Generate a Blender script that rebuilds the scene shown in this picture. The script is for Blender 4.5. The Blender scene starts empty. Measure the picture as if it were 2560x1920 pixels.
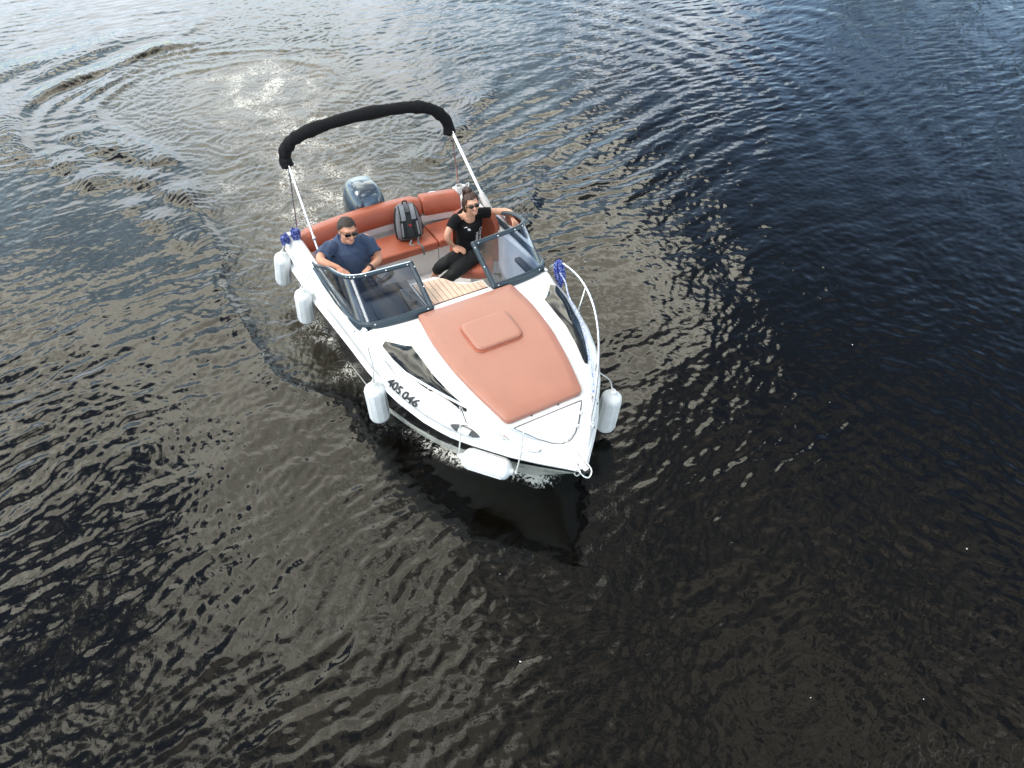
import bpy, bmesh, math, random
import numpy as np
from mathutils import Vector, Matrix, Euler
random.seed(4); rng = np.random.RandomState(7)
PI = math.pi; R = math.radians
S = bpy.context.scene; C = S.collection

# ------------------------------------------------------------------ camera, sky, sun, exposure
CAM = (5.6708, -2.5644, 5.6014); YAW = 2.62568623; PITCH = 0.758352
cd = bpy.data.cameras.new('camera'); cam = bpy.data.objects.new('camera', cd); C.objects.link(cam)
cam.location = CAM
cam.rotation_euler = (PI/2-PITCH, 0, YAW-PI/2)
cd.sensor_fit = 'HORIZONTAL'; cd.sensor_width = 36; cd.lens = 36*1913.84/2560
cd.clip_start = .1; cd.clip_end = 3000
S.camera = cam

SUN_EL, SUN_AZ = 50, 262       # sun stands behind thin cloud, off the starboard beam
w = bpy.data.worlds.new('World'); S.world = w; w.use_nodes = True
nt = w.node_tree; nt.nodes.clear()
class NT:
    def __init__(s, tree): s.t = tree
    def n(s, typ, **k):
        x = s.t.nodes.new(typ)
        for a, v in k.items(): setattr(x, a, v)
        return x
    def l(s, a, b): s.t.links.new(a, b)
    def put(s, sock, v):
        if hasattr(v, 'is_linked') or hasattr(v, 'links'): s.l(v, sock)
        else: sock.default_value = v
    def m(s, op, a, b=0.0, c=None, clamp=False):
        x = s.n('ShaderNodeMath', operation=op); x.use_clamp = clamp
        s.put(x.inputs[0], a); s.put(x.inputs[1], b)
        if c is not None: s.put(x.inputs[2], c)
        return x.outputs[0]
    def vm(s, op, a, b=(0,0,0), sc=None, out=0):
        x = s.n('ShaderNodeVectorMath', operation=op)
        s.put(x.inputs[0], a); s.put(x.inputs[1], b)
        if sc is not None: s.put(x.inputs['Scale'], sc)
        return x.outputs[out]
    def mr(s, v, a, b, c=0.0, d=1.0, smooth=True):
        x = s.n('ShaderNodeMapRange'); x.interpolation_type = 'SMOOTHSTEP' if smooth else 'LINEAR'
        s.put(x.inputs[0], v)
        for i, q in enumerate((a, b, c, d)): s.put(x.inputs[i+1], q)
        return x.outputs[0]
    def mix(s, f, a, b):
        x = s.n('ShaderNodeMix', data_type='RGBA'); s.put(x.inputs[0], f); s.put(x.inputs[6], a); s.put(x.inputs[7], b)
        return x.outputs[2]
    def noise(s, vec, scale, detail=3, rough=.5, dist=0.0, dim='3D'):
        x = s.n('ShaderNodeTexNoise', noise_dimensions=dim)
        if vec is not None: s.l(vec, x.inputs['Vector'])
        x.inputs['Scale'].default_value = scale; x.inputs['Detail'].default_value = detail
        x.inputs['Roughness'].default_value = rough; x.inputs['Distortion'].default_value = dist
        return x.outputs[0]

g = NT(nt)
sky = g.n('ShaderNodeTexSky', sky_type='NISHITA'); sky.sun_disc = False
sky.sun_elevation = R(SUN_EL); sky.sun_rotation = R(90-SUN_AZ); sky.dust_density = .6; sky.ozone_density = 2.0
dirv = g.n('ShaderNodeTexCoord').outputs['Generated']
sx = g.n('ShaderNodeSeparateXYZ'); g.l(dirv, sx.inputs[0])
zc = g.m('MAXIMUM', sx.outputs[2], 0.0)
den = g.m('ADD', zc, .25)
cx = g.n('ShaderNodeCombineXYZ'); g.l(g.m('DIVIDE', sx.outputs[0], den), cx.inputs[0]); g.l(g.m('DIVIDE', sx.outputs[1], den), cx.inputs[1])
Q = cx.outputs[0]
# cloud banks as seen mirrored in the river (P is the direction's slope x/z, y/z): (Px, Py, radius, weight)
BANKS = [(-1.42,-.26,.22,.44), (-1.02,-.17,.10,-.34), (-.62,-.34,.16,.22), (-.84,.06,.20,.36), (-3.5,-.2,.50,.28), (-3.0,.6,.45,.16),
         (-1.85,-.15,.26,-.17), (-1.08,.83,.22,.38), (-.62,1.25,.36,-.19), (-1.1,2.0,.40,-.24), (-2.9,1.15,.22,.16), (-2.3,1.95,.34,.16),
         (-.3,.45,.28,-.10), (-1.6,1.3,.3,-.12), (-.45,-.1,.2,.05)]
bias = None
for px, py, r, wt in BANKS:
    k = 1/(1+.25*math.sqrt(1+px*px+py*py))
    d = g.vm('DISTANCE', Q, (px*k, py*k, 0), out=1)
    b = g.mr(d, 0.0, r*1.5, wt, 0.0)
    bias = b if bias is None else g.m('ADD', bias, b)
n1 = g.noise(Q, 2.6, 7, .55, .35)
n2 = g.noise(Q, 9.0, 4, .6, .2)
dens = g.m('ADD', g.m('ADD', n1, bias), g.m('MULTIPLY', g.m('SUBTRACT', n2, .5), .16))
cov = g.mr(dens, .54, .63)
thick = g.m('MULTIPLY', g.mr(dens, .60, .84), g.mr(g.noise(Q, 6.0, 5, .6, .5), .36, .62, .25, 1.0))
ccol = g.mix(thick, (8.2, 8.0, 6.9, 1), (3.9, 3.75, 3.1, 1))
ccol = g.mix(g.mr(zc, .28, .55), (4.3, 4.7, 5.1, 1), ccol)
STR = .15
veil = g.mr(g.vm('DISTANCE', Q, (-.10, .22, 0), out=1), .22, .74, 1.0, 0.0)
veil = g.m('MULTIPLY', veil, g.mr(g.noise(Q, 8.0, 6, .62, .6), .42, .58, .12, 1.0))
skc = g.vm('SCALE', g.vm('MULTIPLY', sky.outputs[0], (1.02, 1.0, .93)), sc=g.mr(zc, .15, .62, .56, .20))
thin = g.mr(g.vm('DISTANCE', Q, (-1.55, .28, 0), out=1), .36, .95, .92, 0.0)      # thin high cloud towards the bright side
thin = g.m('MULTIPLY', thin, g.mr(g.noise(Q, 3.2, 6, .6, .6), .34, .62, .30, 1.0))
skc = g.mix(thin, skc, (2.9, 3.8, 4.35, 1))
col = g.mix(cov, g.mix(veil, skc, (1.75, 1.62, 1.40, 1)), g.mix(veil, ccol, (1.5, 1.38, 1.15, 1)))
bg = g.n('ShaderNodeBackground'); g.l(col, bg.inputs[0]); bg.inputs[1].default_value = STR
wo = g.n('ShaderNodeOutputWorld'); g.l(bg.outputs[0], wo.inputs[0])

sl = bpy.data.lights.new('sun', 'SUN'); sl.energy = .5; sl.angle = R(20); sl.color = (1, .95, .88)
sun = bpy.data.objects.new('sun', sl); C.objects.link(sun)
sd = Vector((math.cos(R(SUN_EL))*math.cos(R(SUN_AZ)), math.cos(R(SUN_EL))*math.sin(R(SUN_AZ)), math.sin(R(SUN_EL))))
sun.rotation_euler = sd.to_track_quat('Z', 'Y').to_euler(); sun.location = (0, 0, 30)

S.view_settings.view_transform = 'Standard'; S.view_settings.look = 'None'
S.view_settings.exposure = 2.5; S.view_settings.gamma = 1; S.view_settings.use_curve_mapping = False
S.cycles.use_denoising = True; S.cycles.max_bounces = 8; S.cycles.glossy_bounces = 4; S.cycles.transparent_max_bounces = 12
S.cycles.caustics_reflective = False; S.cycles.caustics_refractive = False

# ------------------------------------------------------------------ materials
MATS = {}
def pmat(name, col, rough=.5, metal=0, spec=.5, coat=0, var=0.0, vscale=8, bump=0.0, bscale=60, sheen=0, bdetail=3):
    m = bpy.data.materials.new(name); m.use_nodes = True; t = NT(m.node_tree); b = m.node_tree.nodes['Principled BSDF']
    b.inputs['Base Color'].default_value = (*col, 1); b.inputs['Roughness'].default_value = rough; b.inputs['Metallic'].default_value = metal
    b.inputs['Specular IOR Level'].default_value = spec; b.inputs['Coat Weight'].default_value = coat; b.inputs['Coat Roughness'].default_value = .05
    if sheen: b.inputs['Sheen Weight'].default_value = sheen
    co = t.n('ShaderNodeTexCoord').outputs['Object']
    if var:
        f = t.noise(co, vscale, 4, .6)
        t.l(t.mix(t.mr(f, .3, .7), (*[c*(1-var) for c in col], 1), (*[min(1, c*(1+var)) for c in col], 1)), b.inputs['Base Color'])
        t.l(t.mr(f, .3, .7, max(0, rough-.08), min(1, rough+.08)), b.inputs['Roughness'])
    if bump:
        bn = t.n('ShaderNodeBump'); bn.inputs['Strength'].default_value = bump; bn.inputs['Distance'].default_value = .01
        t.l(t.noise(co, bscale, bdetail, .6), bn.inputs['Height']); t.l(bn.outputs[0], b.inputs['Normal'])
    MATS[name] = m; return m
gel = pmat('white_gelcoat', (.80, .80, .79), .22, coat=.4, var=.02, vscale=3)
gelin = pmat('cockpit_gelcoat', (.70, .71, .71), .4, var=.03, vscale=4)
cream = pmat('hull_gelcoat', (.62, .62, .55), .3, coat=.3, var=.10, vscale=5)
black = pmat('black_stripe', (.012, .013, .014), .18, coat=.5)
rub = pmat('white_rubber', (.78, .79, .79), .4, var=.03)
vinyl = pmat('terracotta_vinyl', (.37, .10, .055), .42, spec=.5, var=.06, vscale=5, bump=.25, bscale=140)
vinyl2 = pmat('terracotta_pad', (.36, .15, .10), .38, spec=.7, var=.04, vscale=4, bump=.18, bscale=160)
frame = pmat('windscreen_frame', (.022, .040, .055), .35, var=.1)
rubb = pmat('black_rubber', (.012, .012, .013), .6)
steel = pmat('stainless', (.75, .75, .74), .16, metal=1)
steelw = pmat('polished_rail', (.84, .84, .84), .22, metal=.85)
screw = pmat('screw_head', (.85, .85, .85), .25, metal=.7)
darkgl = pmat('cabin_glass', (.006, .009, .012), .04, spec=.5, bump=.55, bscale=4, bdetail=0)
teak = pmat('teak_plank', (.60, .42, .31), .5, var=.12, vscale=14, bump=.1, bscale=90)
caulk = pmat('teak_caulk', (.16, .10, .07), .8)
canvas = pmat('black_canvas', (.008, .008, .009), .85, bump=.6, bscale=40, spec=.2)
dashm = pmat('dash_plastic', (.022, .036, .058), .4, var=.15)
dashg = pmat('dash_panel', (.07, .08, .095), .45, var=.08)
cowl = pmat('engine_cowling', (.045, .065, .085), .25, metal=.5, coat=.8, var=.05)
cowll = pmat('engine_panel', (.075, .10, .13), .22, metal=.5, coat=.8)
engd = pmat('engine_dark', (.03, .04, .05), .4)
fend = pmat('fender_vinyl', (.78, .79, .79), .38, var=.05, vscale=9, bump=.08, bscale=25)
ropew = pmat('white_rope', (.72, .71, .68), .8, bump=.8, bscale=300)
skinm = pmat('skin_man', (.56, .27, .17), .5, var=.1, vscale=22, bump=.1, bscale=120)
skinf = pmat('skin_woman', (.60, .31, .20), .5, var=.07, vscale=22)
hairm = pmat('brown_hair', (.028, .018, .012), .6, var=.35, vscale=60, bump=.6, bscale=130)
hairf = pmat('auburn_hair', (.045, .019, .012), .55, var=.4, vscale=50, bump=.6, bscale=110)
shirtb = pmat('blue_tshirt', (.056, .080, .138), .85, var=.12, vscale=10, bump=.4, bscale=26, spec=.2)
shirtk = pmat('black_tshirt', (.006, .006, .007), .85, bump=.3, bscale=24, spec=.2)
pantk = pmat('black_leggings', (.008, .009, .010), .7, bump=.3, bscale=20, spec=.3)
trous = pmat('navy_trousers', (.02, .025, .05), .8)
lensm = pmat('dark_lens', (.004, .004, .005), .08, coat=.6)
whitep = pmat('white_print', (.75, .75, .75), .7)
teeth = pmat('teeth', (.8, .78, .72), .3)
lipm = pmat('lips', (.42, .13, .10), .45)
shoe = pmat('white_shoe', (.62, .62, .60), .7, var=.05)
bpg = pmat('grey_nylon', (.16, .165, .175), .8, var=.12, vscale=30, bump=.4, bscale=120)
bpl = pmat('light_grey_nylon', (.24, .255, .275), .75, var=.08, vscale=30, bump=.4, bscale=120)
bpd = pmat('charcoal_mesh', (.020, .028, .030), .85, var=.2, vscale=40, bump=.5, bscale=160)
bpk = pmat('black_webbing', (.008, .008, .009), .8)
red = pmat('red_emblem', (.45, .02, .04), .6)
gold = pmat('bracelet', (.30, .17, .08), .4, metal=.5)
lampg = pmat('lamp_lens', (.55, .57, .56), .15, coat=.6)
lampd = pmat('lamp_dark', (.05, .05, .05), .3)
numk = pmat('black_lettering', (.012, .012, .013), .5)
greyl = pmat('grey_lettering', (.30, .31, .32), .5)
def rope_mat(nm, c0, c1, sc, th):
    m = bpy.data.materials.new(nm); m.use_nodes = True; t = NT(m.node_tree); b = m.node_tree.nodes['Principled BSDF']
    co = t.n('ShaderNodeTexCoord').outputs['Object']
    v = t.n('ShaderNodeTexVoronoi'); v.inputs['Scale'].default_value = sc; t.l(co, v.inputs['Vector'])
    sp = t.n('ShaderNodeSeparateColor'); t.l(v.outputs['Color'], sp.inputs[0])
    t.l(t.mix(t.m('GREATER_THAN', sp.outputs[0], th), c0, c1), b.inputs['Base Color'])
    b.inputs['Roughness'].default_value = .7
    return m
ropeb = rope_mat('blue_white_rope', (.008, .022, .22, 1), (.24, .29, .50, 1), 120, .70); ropelead = rope_mat('pale_blue_rope', (.10, .16, .48, 1), (.60, .64, .74, 1), 130, .45)
def glass_mat():
    m = bpy.data.materials.new('tinted_pane'); m.use_nodes = True; nt = m.node_tree; nt.nodes.clear(); t = NT(nt)
    tr = t.n('ShaderNodeBsdfTransparent'); tr.inputs[0].default_value = (.40, .48, .60, 1)
    gl = t.n('ShaderNodeBsdfGlossy'); gl.inputs['Roughness'].default_value = .02; gl.inputs[0].default_value = (1, 1, 1, 1)
    fr = t.n('ShaderNodeFresnel'); fr.inputs[0].default_value = 1.5
    mx = t.n('ShaderNodeMixShader'); t.l(t.m('MULTIPLY', fr.outputs[0], 1.9, clamp=True), mx.inputs[0]); t.l(tr.outputs[0], mx.inputs[1]); t.l(gl.outputs[0], mx.inputs[2])
    o = t.n('ShaderNodeOutputMaterial'); t.l(mx.outputs[0], o.inputs[0]); return m
pane = glass_mat()

# ------------------------------------------------------------------ geometry helpers
def V(*a): return np.array(a, float)
def spline(pts, n):
    P = np.array(pts, float); k = len(P)
    if k == 2: return P[0]+(P[1]-P[0])*np.linspace(0, 1, n)[:, None]
    E = np.vstack([2*P[0]-P[1], P, 2*P[-1]-P[-2]])
    t = np.linspace(0, k-1, n); i = np.minimum(t.astype(int), k-2); f = (t-i)[:, None]
    a, b, c, d = E[i], E[i+1], E[i+2], E[i+3]
    return .5*(2*b+(c-a)*f+(2*a-5*b+4*c-d)*f**2+(3*b-a-3*c+d)*f**3)
class MB:
    def __init__(s): s.v = []; s.f = []
    def add(s, v, f):
        o = len(s.v); s.v += [tuple(map(float, p)) for p in v]; s.f += [tuple(i+o for i in q) for q in f]; return s
    def grid(s, G, closeu=False, closev=False):
        G = np.array(G, float); a, b = G.shape[:2]; f = []
        for i in range(a if closeu else a-1):
            for j in range(b if closev else b-1):
                i2, j2 = (i+1) % a, (j+1) % b
                f.append((i*b+j, i2*b+j, i2*b+j2, i*b+j2))
        return s.add(G.reshape(-1, 3), f)
    def tube(s, pts, r, n=8, smooth=0, cap=True, closed=False, round_=False):
        P = np.array(pts, float)
        rr = np.full(len(P), r) if np.isscalar(r) else np.array(r, float)
        if smooth:
            t0 = np.linspace(0, 1, len(P)); t1 = np.linspace(0, 1, smooth); P = spline(P, smooth); rr = np.interp(t1, t0, rr)
        if round_:
            d0 = P[0]-P[1]; d0 /= np.linalg.norm(d0)+1e-9; d1 = P[-1]-P[-2]; d1 /= np.linalg.norm(d1)+1e-9
            A = [P[0]+d0*rr[0]*c for c in (.98, .85, .5)]; B = [P[-1]+d1*rr[-1]*c for c in (.5, .85, .98)]
            P = np.vstack([A, P, B]); rr = np.concatenate([[rr[0]*c for c in (.2, .53, .87)], rr, [rr[-1]*c for c in (.87, .53, .2)]])
        T = np.gradient(P, axis=0) if not closed else (np.roll(P, -1, 0)-np.roll(P, 1, 0))
        T /= np.linalg.norm(T, axis=1)[:, None]+1e-9
        u = np.cross(T[0], (0, 0, 1)); 
        if np.linalg.norm(u) < .1: u = np.cross(T[0], (1, 0, 0))
        u /= np.linalg.norm(u); G = []
        an = np.linspace(0, 2*PI, n, endpoint=False)
        for p, t, q in zip(P, T, rr):
            u = u-t*(u@t); u /= np.linalg.norm(u)+1e-9; v = np.cross(t, u)
            G.append(p+q*(np.cos(an)[:, None]*u+np.sin(an)[:, None]*v))
        o = len(s.v); s.grid(G, closeu=closed, closev=True)
        if cap and not closed:
            s.f.append(tuple(o+i for i in range(n))[::-1]); e = o+(len(P)-1)*n; s.f.append(tuple(e+i for i in range(n)))
        return s
    def ell(s, c, r, M=None, nu=18, nv=12):
        c = V(*c); r = V(*r) if not np.isscalar(r) else V(r, r, r); v = []; f = []
        for j in range(1, nv):
            th = PI*j/nv
            for i in range(nu):
                ph = 2*PI*i/nu; v.append((math.sin(th)*math.cos(ph), math.sin(th)*math.sin(ph), math.cos(th)))
        v += [(0, 0, 1), (0, 0, -1)]; t, b = len(v)-2, len(v)-1
        for j in range(nv-2):
            for i in range(nu):
                k = (i+1) % nu; f.append((j*nu+i, (j+1)*nu+i, (j+1)*nu+k, j*nu+k))
        for i in range(nu):
            k = (i+1) % nu; f.append((t, i, k)); f.append((b, (nv-2)*nu+k, (nv-2)*nu+i))
        p = np.array(v)*r
        if M is not None: p = p@np.array(M).T
        return s.add(p+c, f)
    def box(s, c, d, M=None):
        v = np.array([(x, y, z) for x in (-.5, .5) for y in (-.5, .5) for z in (-.5, .5)])*np.array(d, float)
        if M is not None: v = v@np.array(M).T
        return s.add(v+np.array(c, float), [(0, 1, 3, 2), (4, 6, 7, 5), (0, 4, 5, 1), (2, 3, 7, 6), (0, 2, 6, 4), (1, 5, 7, 3)])
    def prism(s, outline, h, up=(0, 0, 1)):
        O = np.array(outline, float); n = len(O); T = O+np.array(up, float)*h
        o = len(s.v); s.add(np.vstack([O, T]), [(i, (i+1) % n, n+(i+1) % n, n+i) for i in range(n)])
        s.f.append(tuple(o+i for i in range(n))[::-1]); s.f.append(tuple(o+n+i for i in range(n))); return s
    def bar(s, a, b, wd, th, up=(0, 0, 1)):
        a, b = V(*a), V(*b); t = (b-a)/np.linalg.norm(b-a); q = np.cross(up, t); q /= np.linalg.norm(q); k = np.cross(t, q)
        G = [[p+q*x*wd/2+k*z*th/2 for x, z in ((-1, -1), (1, -1), (1, 1), (-1, 1))] for p in (a, b)]
        o = len(s.v); s.grid(G, closev=True); s.f += [(o+3, o+2, o+1, o), (o+4, o+5, o+6, o+7)]; return s
ORIG = {}
def build(name, mb, mat, parent=None, smooth=True, bev=0, seg=2, sub=0, solid=0, remesh=0, sm=0, angle=40, disp=None):
    org = ORIG.get(parent.name, V(0, 0, 0)) if parent else V(0, 0, 0)
    me = bpy.data.meshes.new(name); vv = np.array(mb.v)-org
    me.from_pydata(vv.tolist(), [], mb.f); me.update()
    b = bmesh.new(); b.from_mesh(me)
    if bev or remesh or sub: bmesh.ops.remove_doubles(b, verts=b.verts, dist=1e-5)
    bmesh.ops.recalc_face_normals(b, faces=b.faces)
    if bev: bmesh.ops.bevel(b, geom=[e for e in b.edges if len(e.link_faces) == 2 and e.calc_face_angle() > R(30)], offset=bev, segments=seg, profile=.6, affect='EDGES', clamp_overlap=True)
    b.to_mesh(me); b.free()
    o = bpy.data.objects.new(name, me); C.objects.link(o); me.materials.append(mat)
    if remesh:
        k = o.modifiers.new('r', 'REMESH'); k.mode = 'VOXEL'; k.voxel_size = remesh; k.use_smooth_shade = True
    if sm: k = o.modifiers.new('s', 'SMOOTH'); k.factor = .5; k.iterations = sm
    if sub: k = o.modifiers.new('sub', 'SUBSURF'); k.levels = sub; k.render_levels = sub
    if solid: k = o.modifiers.new('sol', 'SOLIDIFY'); k.thickness = abs(solid); k.offset = 1 if solid > 0 else -1
    if o.modifiers:
        dg = bpy.context.evaluated_depsgraph_get(); m2 = bpy.data.meshes.new_from_object(o.evaluated_get(dg)); o.modifiers.clear(); o.data = m2; m2.name = name; bpy.data.meshes.remove(me); me = m2
        if not me.materials: me.materials.append(mat)
    if disp is not None:
        a = np.empty(len(me.vertices)*3, np.float32); me.vertices.foreach_get('co', a); nn = np.empty_like(a); me.vertices.foreach_get('normal', nn)
        a = a.reshape(-1, 3); a += nn.reshape(-1, 3)*disp(a+org)[:, None]; me.vertices.foreach_set('co', a.ravel().astype(np.float32)); me.update()
    if smooth: me.shade_smooth(); 
    if smooth and not remesh:
        try: me.set_sharp_from_angle(angle=R(angle))
        except Exception: pass
    if parent:
        o.parent = parent
        if parent.name not in ORIG: ORIG[parent.name] = org
        ORIG[o.name] = org
    return o
def tag(o, label, cat, group=None, kind=None):
    if label: o['label'] = label
    if cat: o['category'] = cat
    if group: o['group'] = group
    if kind: o['kind'] = kind
    return o
def thing(name, loc, label, cat, group=None):
    o = bpy.data.objects.new(name, None); C.objects.link(o); o.location = loc; o.empty_display_size = .1
    ORIG[o.name] = V(*loc); return tag(o, label, cat, group)
def tab(x, xs, ys): return np.interp(x, xs, ys)
def sstep(x, a, b):
    t = np.clip((x-a)/(b-a), 0, 1); return t*t*(3-2*t)

# ------------------------------------------------------------------ boat lines (bow +x, port +y, waterline z 0)
XS = [-2.08, -1.9, -1.19, -.62, -.24, .30, .76, 1.15, 1.4, 1.56, 1.91, 2.1, 2.25, 2.364]
def ys(x): return tab(x, XS, [1.14, 1.15, 1.13, 1.09, 1.065, 1.04, .97, .873, .775, .68, .43, .262, .115, .010])
def zs(x): return tab(x, [-2.08, -1, 0, .5, 1, 1.5, 2, 2.364], [.50, .51, .53, .56, .595, .635, .67, .692])
def ywl(x): return tab(x, [-2.08, -1.8, -.53, .0, .345, .79, 1.155, 1.4, 1.59, 1.75, 2.4], [1.03, 1.06, 1.03, .99, .93, .76, .565, .364, .178, .002, .0])
XK = [-2.08, -1.6, -.8, .12, .35, .6, .95, 1.2, 1.39, 1.6, 1.75, 1.9, 2.075, 2.25, 2.364]
def yb(x): return tab(x, XK, [1.14, 1.145, 1.13, 1.09, 1.08, 1.06, .985, .90, .812, .682, .565, .435, .27, .105, .009])
def yk(x): return tab(x, XK, [1.10, 1.11, 1.08, 1.005, .955, .935, .862, .765, .672, .56, .475, .38, .25, .09, .006])
def zk(x): return tab(x, XK, [.87, .88, .92, .975, .975, .962, .934, .906, .887, .858, .832, .80, .76, .718, .697])
def yj(x): return tab(x, XK, [.97, .98, .97, .735, .725, .718, .70, .648, .592, .49, .41, .32, .20, .07, .004])
def zj(x): return tab(x, XK, [.875, .885, .925, .995, .99, .98, .954, .925, .902, .87, .845, .81, .766, .722, .700])
def zc_(x): return tab(x, XK, [.5, .5, .5, 1.015, 1.01, .99, .957, .927, .905, .875, .85, .815, .77, .725, .702])
def deck_side(x, t, s=-1):                 # sheer (t=0) .. bulge (.5) .. shoulder (1)
    z0, z1 = zs(x)+.02, zk(x); zb = z0*.42+z1*.58
    a = V(x, ys(x)-.01, z0); b = V(x, yb(x), zb); c = V(x, yk(x), z1)
    q = spline([a, b, c], 21); i = t*20; k = min(19, int(i)); p = q[k]+(q[k+1]-q[k])*(i-k); p[1] *= s; return p
def deck_top(x, t, s=-1):                  # shoulder (0) .. inner shoulder (1)
    return V(x, s*(yk(x)+(yj(x)-yk(x))*t), zk(x)+(zj(x)-zk(x))*t)
def offset_patch(fn, UV, off):
    out = np.zeros(UV.shape[:2]+(3,))
    for i in range(UV.shape[0]):
        for j in range(UV.shape[1]):
            u, v = UV[i, j]; p = fn(u, v); du = fn(u+.004, v)-fn(u-.004, v); dv = fn(u, min(1, v+.02))-fn(u, max(0, v-.02))
            n = np.cross(du, dv); n /= np.linalg.norm(n)+1e-12
            if n[2] < 0: n = -n
            out[i, j] = p+n*off
    return out

boat = thing('motorboat', (0, 0, 0), 'white open motorboat with terracotta cushions and black hull stripe, bow towards the viewer', 'boat')

# hull
mb = MB(); xs = np.concatenate([np.linspace(-2.08, 1.7, 34), np.linspace(1.74, 2.36, 20)])
def zst(x): return max(0, (x-1.75)/(2.345-1.75))*.63
def hull_pt(x, t):                          # t 0 keel .. .3 waterline .. 1 sheer
    y1, z1 = ys(x)-.012, zs(x)-.01
    zb_ = zst(x); yw = ywl(x)
    if t >= .3:
        u = (t-.3)/.7; z = zb_+(z1-zb_)*u; return V(x, yw+(y1-yw)*u**.62, z)
    u = t/.3; kz = -.36 if x < 1.2 else (-.36*(1.75-x)/.55 if x < 1.75 else zb_); return V(x, yw*u**.8, kz+(zb_-kz)*u**1.3)
G = []
for x in xs:
    row = [hull_pt(x, t) for t in np.linspace(0, 1, 31)]; G.append([p*V(1, -1, 1) for p in row[::-1]]+row[1:])
mb.grid(G); n = len(G[0]); mb.f.append(tuple(range(n)))
hull = build('hull', mb, cream, boat)
# black topside stripe
for s in (-1, 1):
    mb = MB(); G = []
    for x in np.concatenate([np.linspace(-2.07, 1.7, 40), np.linspace(1.75, 2.33, 16)]):
        zlo = tab(x, [-2.1, -1, -.3, .3, .76, 1.15, 1.4, 1.9, 2.3], [.03, .06, .11, .17, .23, .315, .385, .51, .605])
        zb_ = zst(x); z1 = zs(x)-.01
        u0 = np.clip((zlo-zb_)/(z1-zb_), 0, .97)
        row = []
        for u in np.linspace(u0, 1, 6):
            p = hull_pt(x, .3+.7*u); p[1] += .010; p[1] *= s; row.append(p)
        G.append(row)
    mb.grid(G); build('hull_stripe', mb, black, boat)
# rub rail round the sheer
for s in (-1, 1):
    xs2 = np.concatenate([np.linspace(-2.08, 1.6, 40), np.linspace(1.66, 2.364, 24)])
    mb = MB(); G = []
    for x in xs2:
        y, z = s*(ys(x)+.0), zs(x); G.append([(x, y-s*.03, z-.035), (x, y+s*.004, z-.032), (x, y+s*.018, z-.012), (x, y+s*.018, z+.010), (x, y+s*.006, z+.028), (x, y-s*.03, z+.032)])
    mb.grid(G); build('rub_rail', mb, rub, boat)
    mb = MB(); mb.tube([(x, s*(ys(x)+.018), zs(x)) for x in xs2[::2]], .008, 6); build('rub_rail_insert', mb, gel, boat)
# foredeck and cabin top
mb = MB(); G = []
for x in np.concatenate([np.linspace(.12, 1.7, 72), np.linspace(1.72, 2.364, 30)]):
    half = [deck_side(x, t, -1) for t in np.linspace(0, 1, 21)]+[deck_top(x, t, -1) for t in (.25, .5, .75, 1)]
    yy, zz = yj(x), zj(x)
    half += [V(x, -yy*q, zz+(zc_(x)-zz)*(1-q*q)) for q in (.8, .6, .4, .2, 0)]
    G.append(half+[p*V(1, -1, 1) for p in half[-2::-1]])
mb.grid(G); build('foredeck', mb, gel, boat, angle=60)
# side decks (coamings) with inner liner wall
for s in (-1, 1):
    mb = MB(); G = []
    for x in np.linspace(-2.08, .118, 30):
        half = [deck_side(x, t, s) for t in np.linspace(0, 1, 21)]
        yi = .985 if x > -1.3 else .985; zt = zk(x)
        yo = yk(x)
        half += [V(x, s*(yo-.02), zt+.012), V(x, s*(yi+.03), zt+.012), V(x, s*yi, zt-.01), V(x, s*(yi-.02), .6), V(x, s*(yi-.05), .20)]
        G.append(half)
    mb.grid(G); o = len(mb.v)
    build('side_deck', mb, gel, boat, angle=50)
    # moulded ridge on the quarter
    mb = MB(); mb.tube([(x, s*(yb(x)+.004), .70+.03*(x+2)) for x in np.linspace(-2.06, -.7, 12)], .018, 6)
    build('side_moulding', mb, gel, boat)
# stern closing wall and cockpit liner
mb = MB()
mb.box((-2.07, 0, .36), (.05, 2.2, .62)); mb.box((-2.06, -1.065, .69), (.05, .17, .40)); mb.box((-2.06, 1.065, .69), (.05, .17, .40))
build('transom', mb, gel, boat, bev=.015)
mb = MB(); mb.box((-.97, 0, .19), (2.18, 1.94, .03)); build('cockpit_floor', mb, gelin, boat, bev=.004)
mb = MB(); mb.box((.13, -.655, .58), (.03, .62, .80)); mb.box((.13, .655, .58), (.03, .62, .80)); mb.box((.13, 0, .57), (.02, .66, .76))
build('cabin_bulkhead', mb, gelin, boat, bev=.006)
mb = MB(); mb.box((.0, .62, .72), (.22, .42, .16)); build('glove_box', mb, gelin, boat, bev=.02)
mb = MB(); mb.box((-.15, .93, .86), (.46, .07, .05)); build('grab_ledge', mb, dashg, boat, bev=.015)
# swim platform piece and stern rail on the port quarter
mb = MB(); mb.box((-2.2, .72, .42), (.22, .55, .05)); build('swim_platform', mb, gel, boat, bev=.02)
mb = MB(); mb.tube([(-2.09, .56, .60), (-2.13, .58, .72), (-2.24, .70, .77), (-2.26, .80, .77), (-2.2, .92, .75), (-2.1, .96, .62)], .022, 8, 26); build('stern_handrail', mb, steelw, boat)
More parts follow.
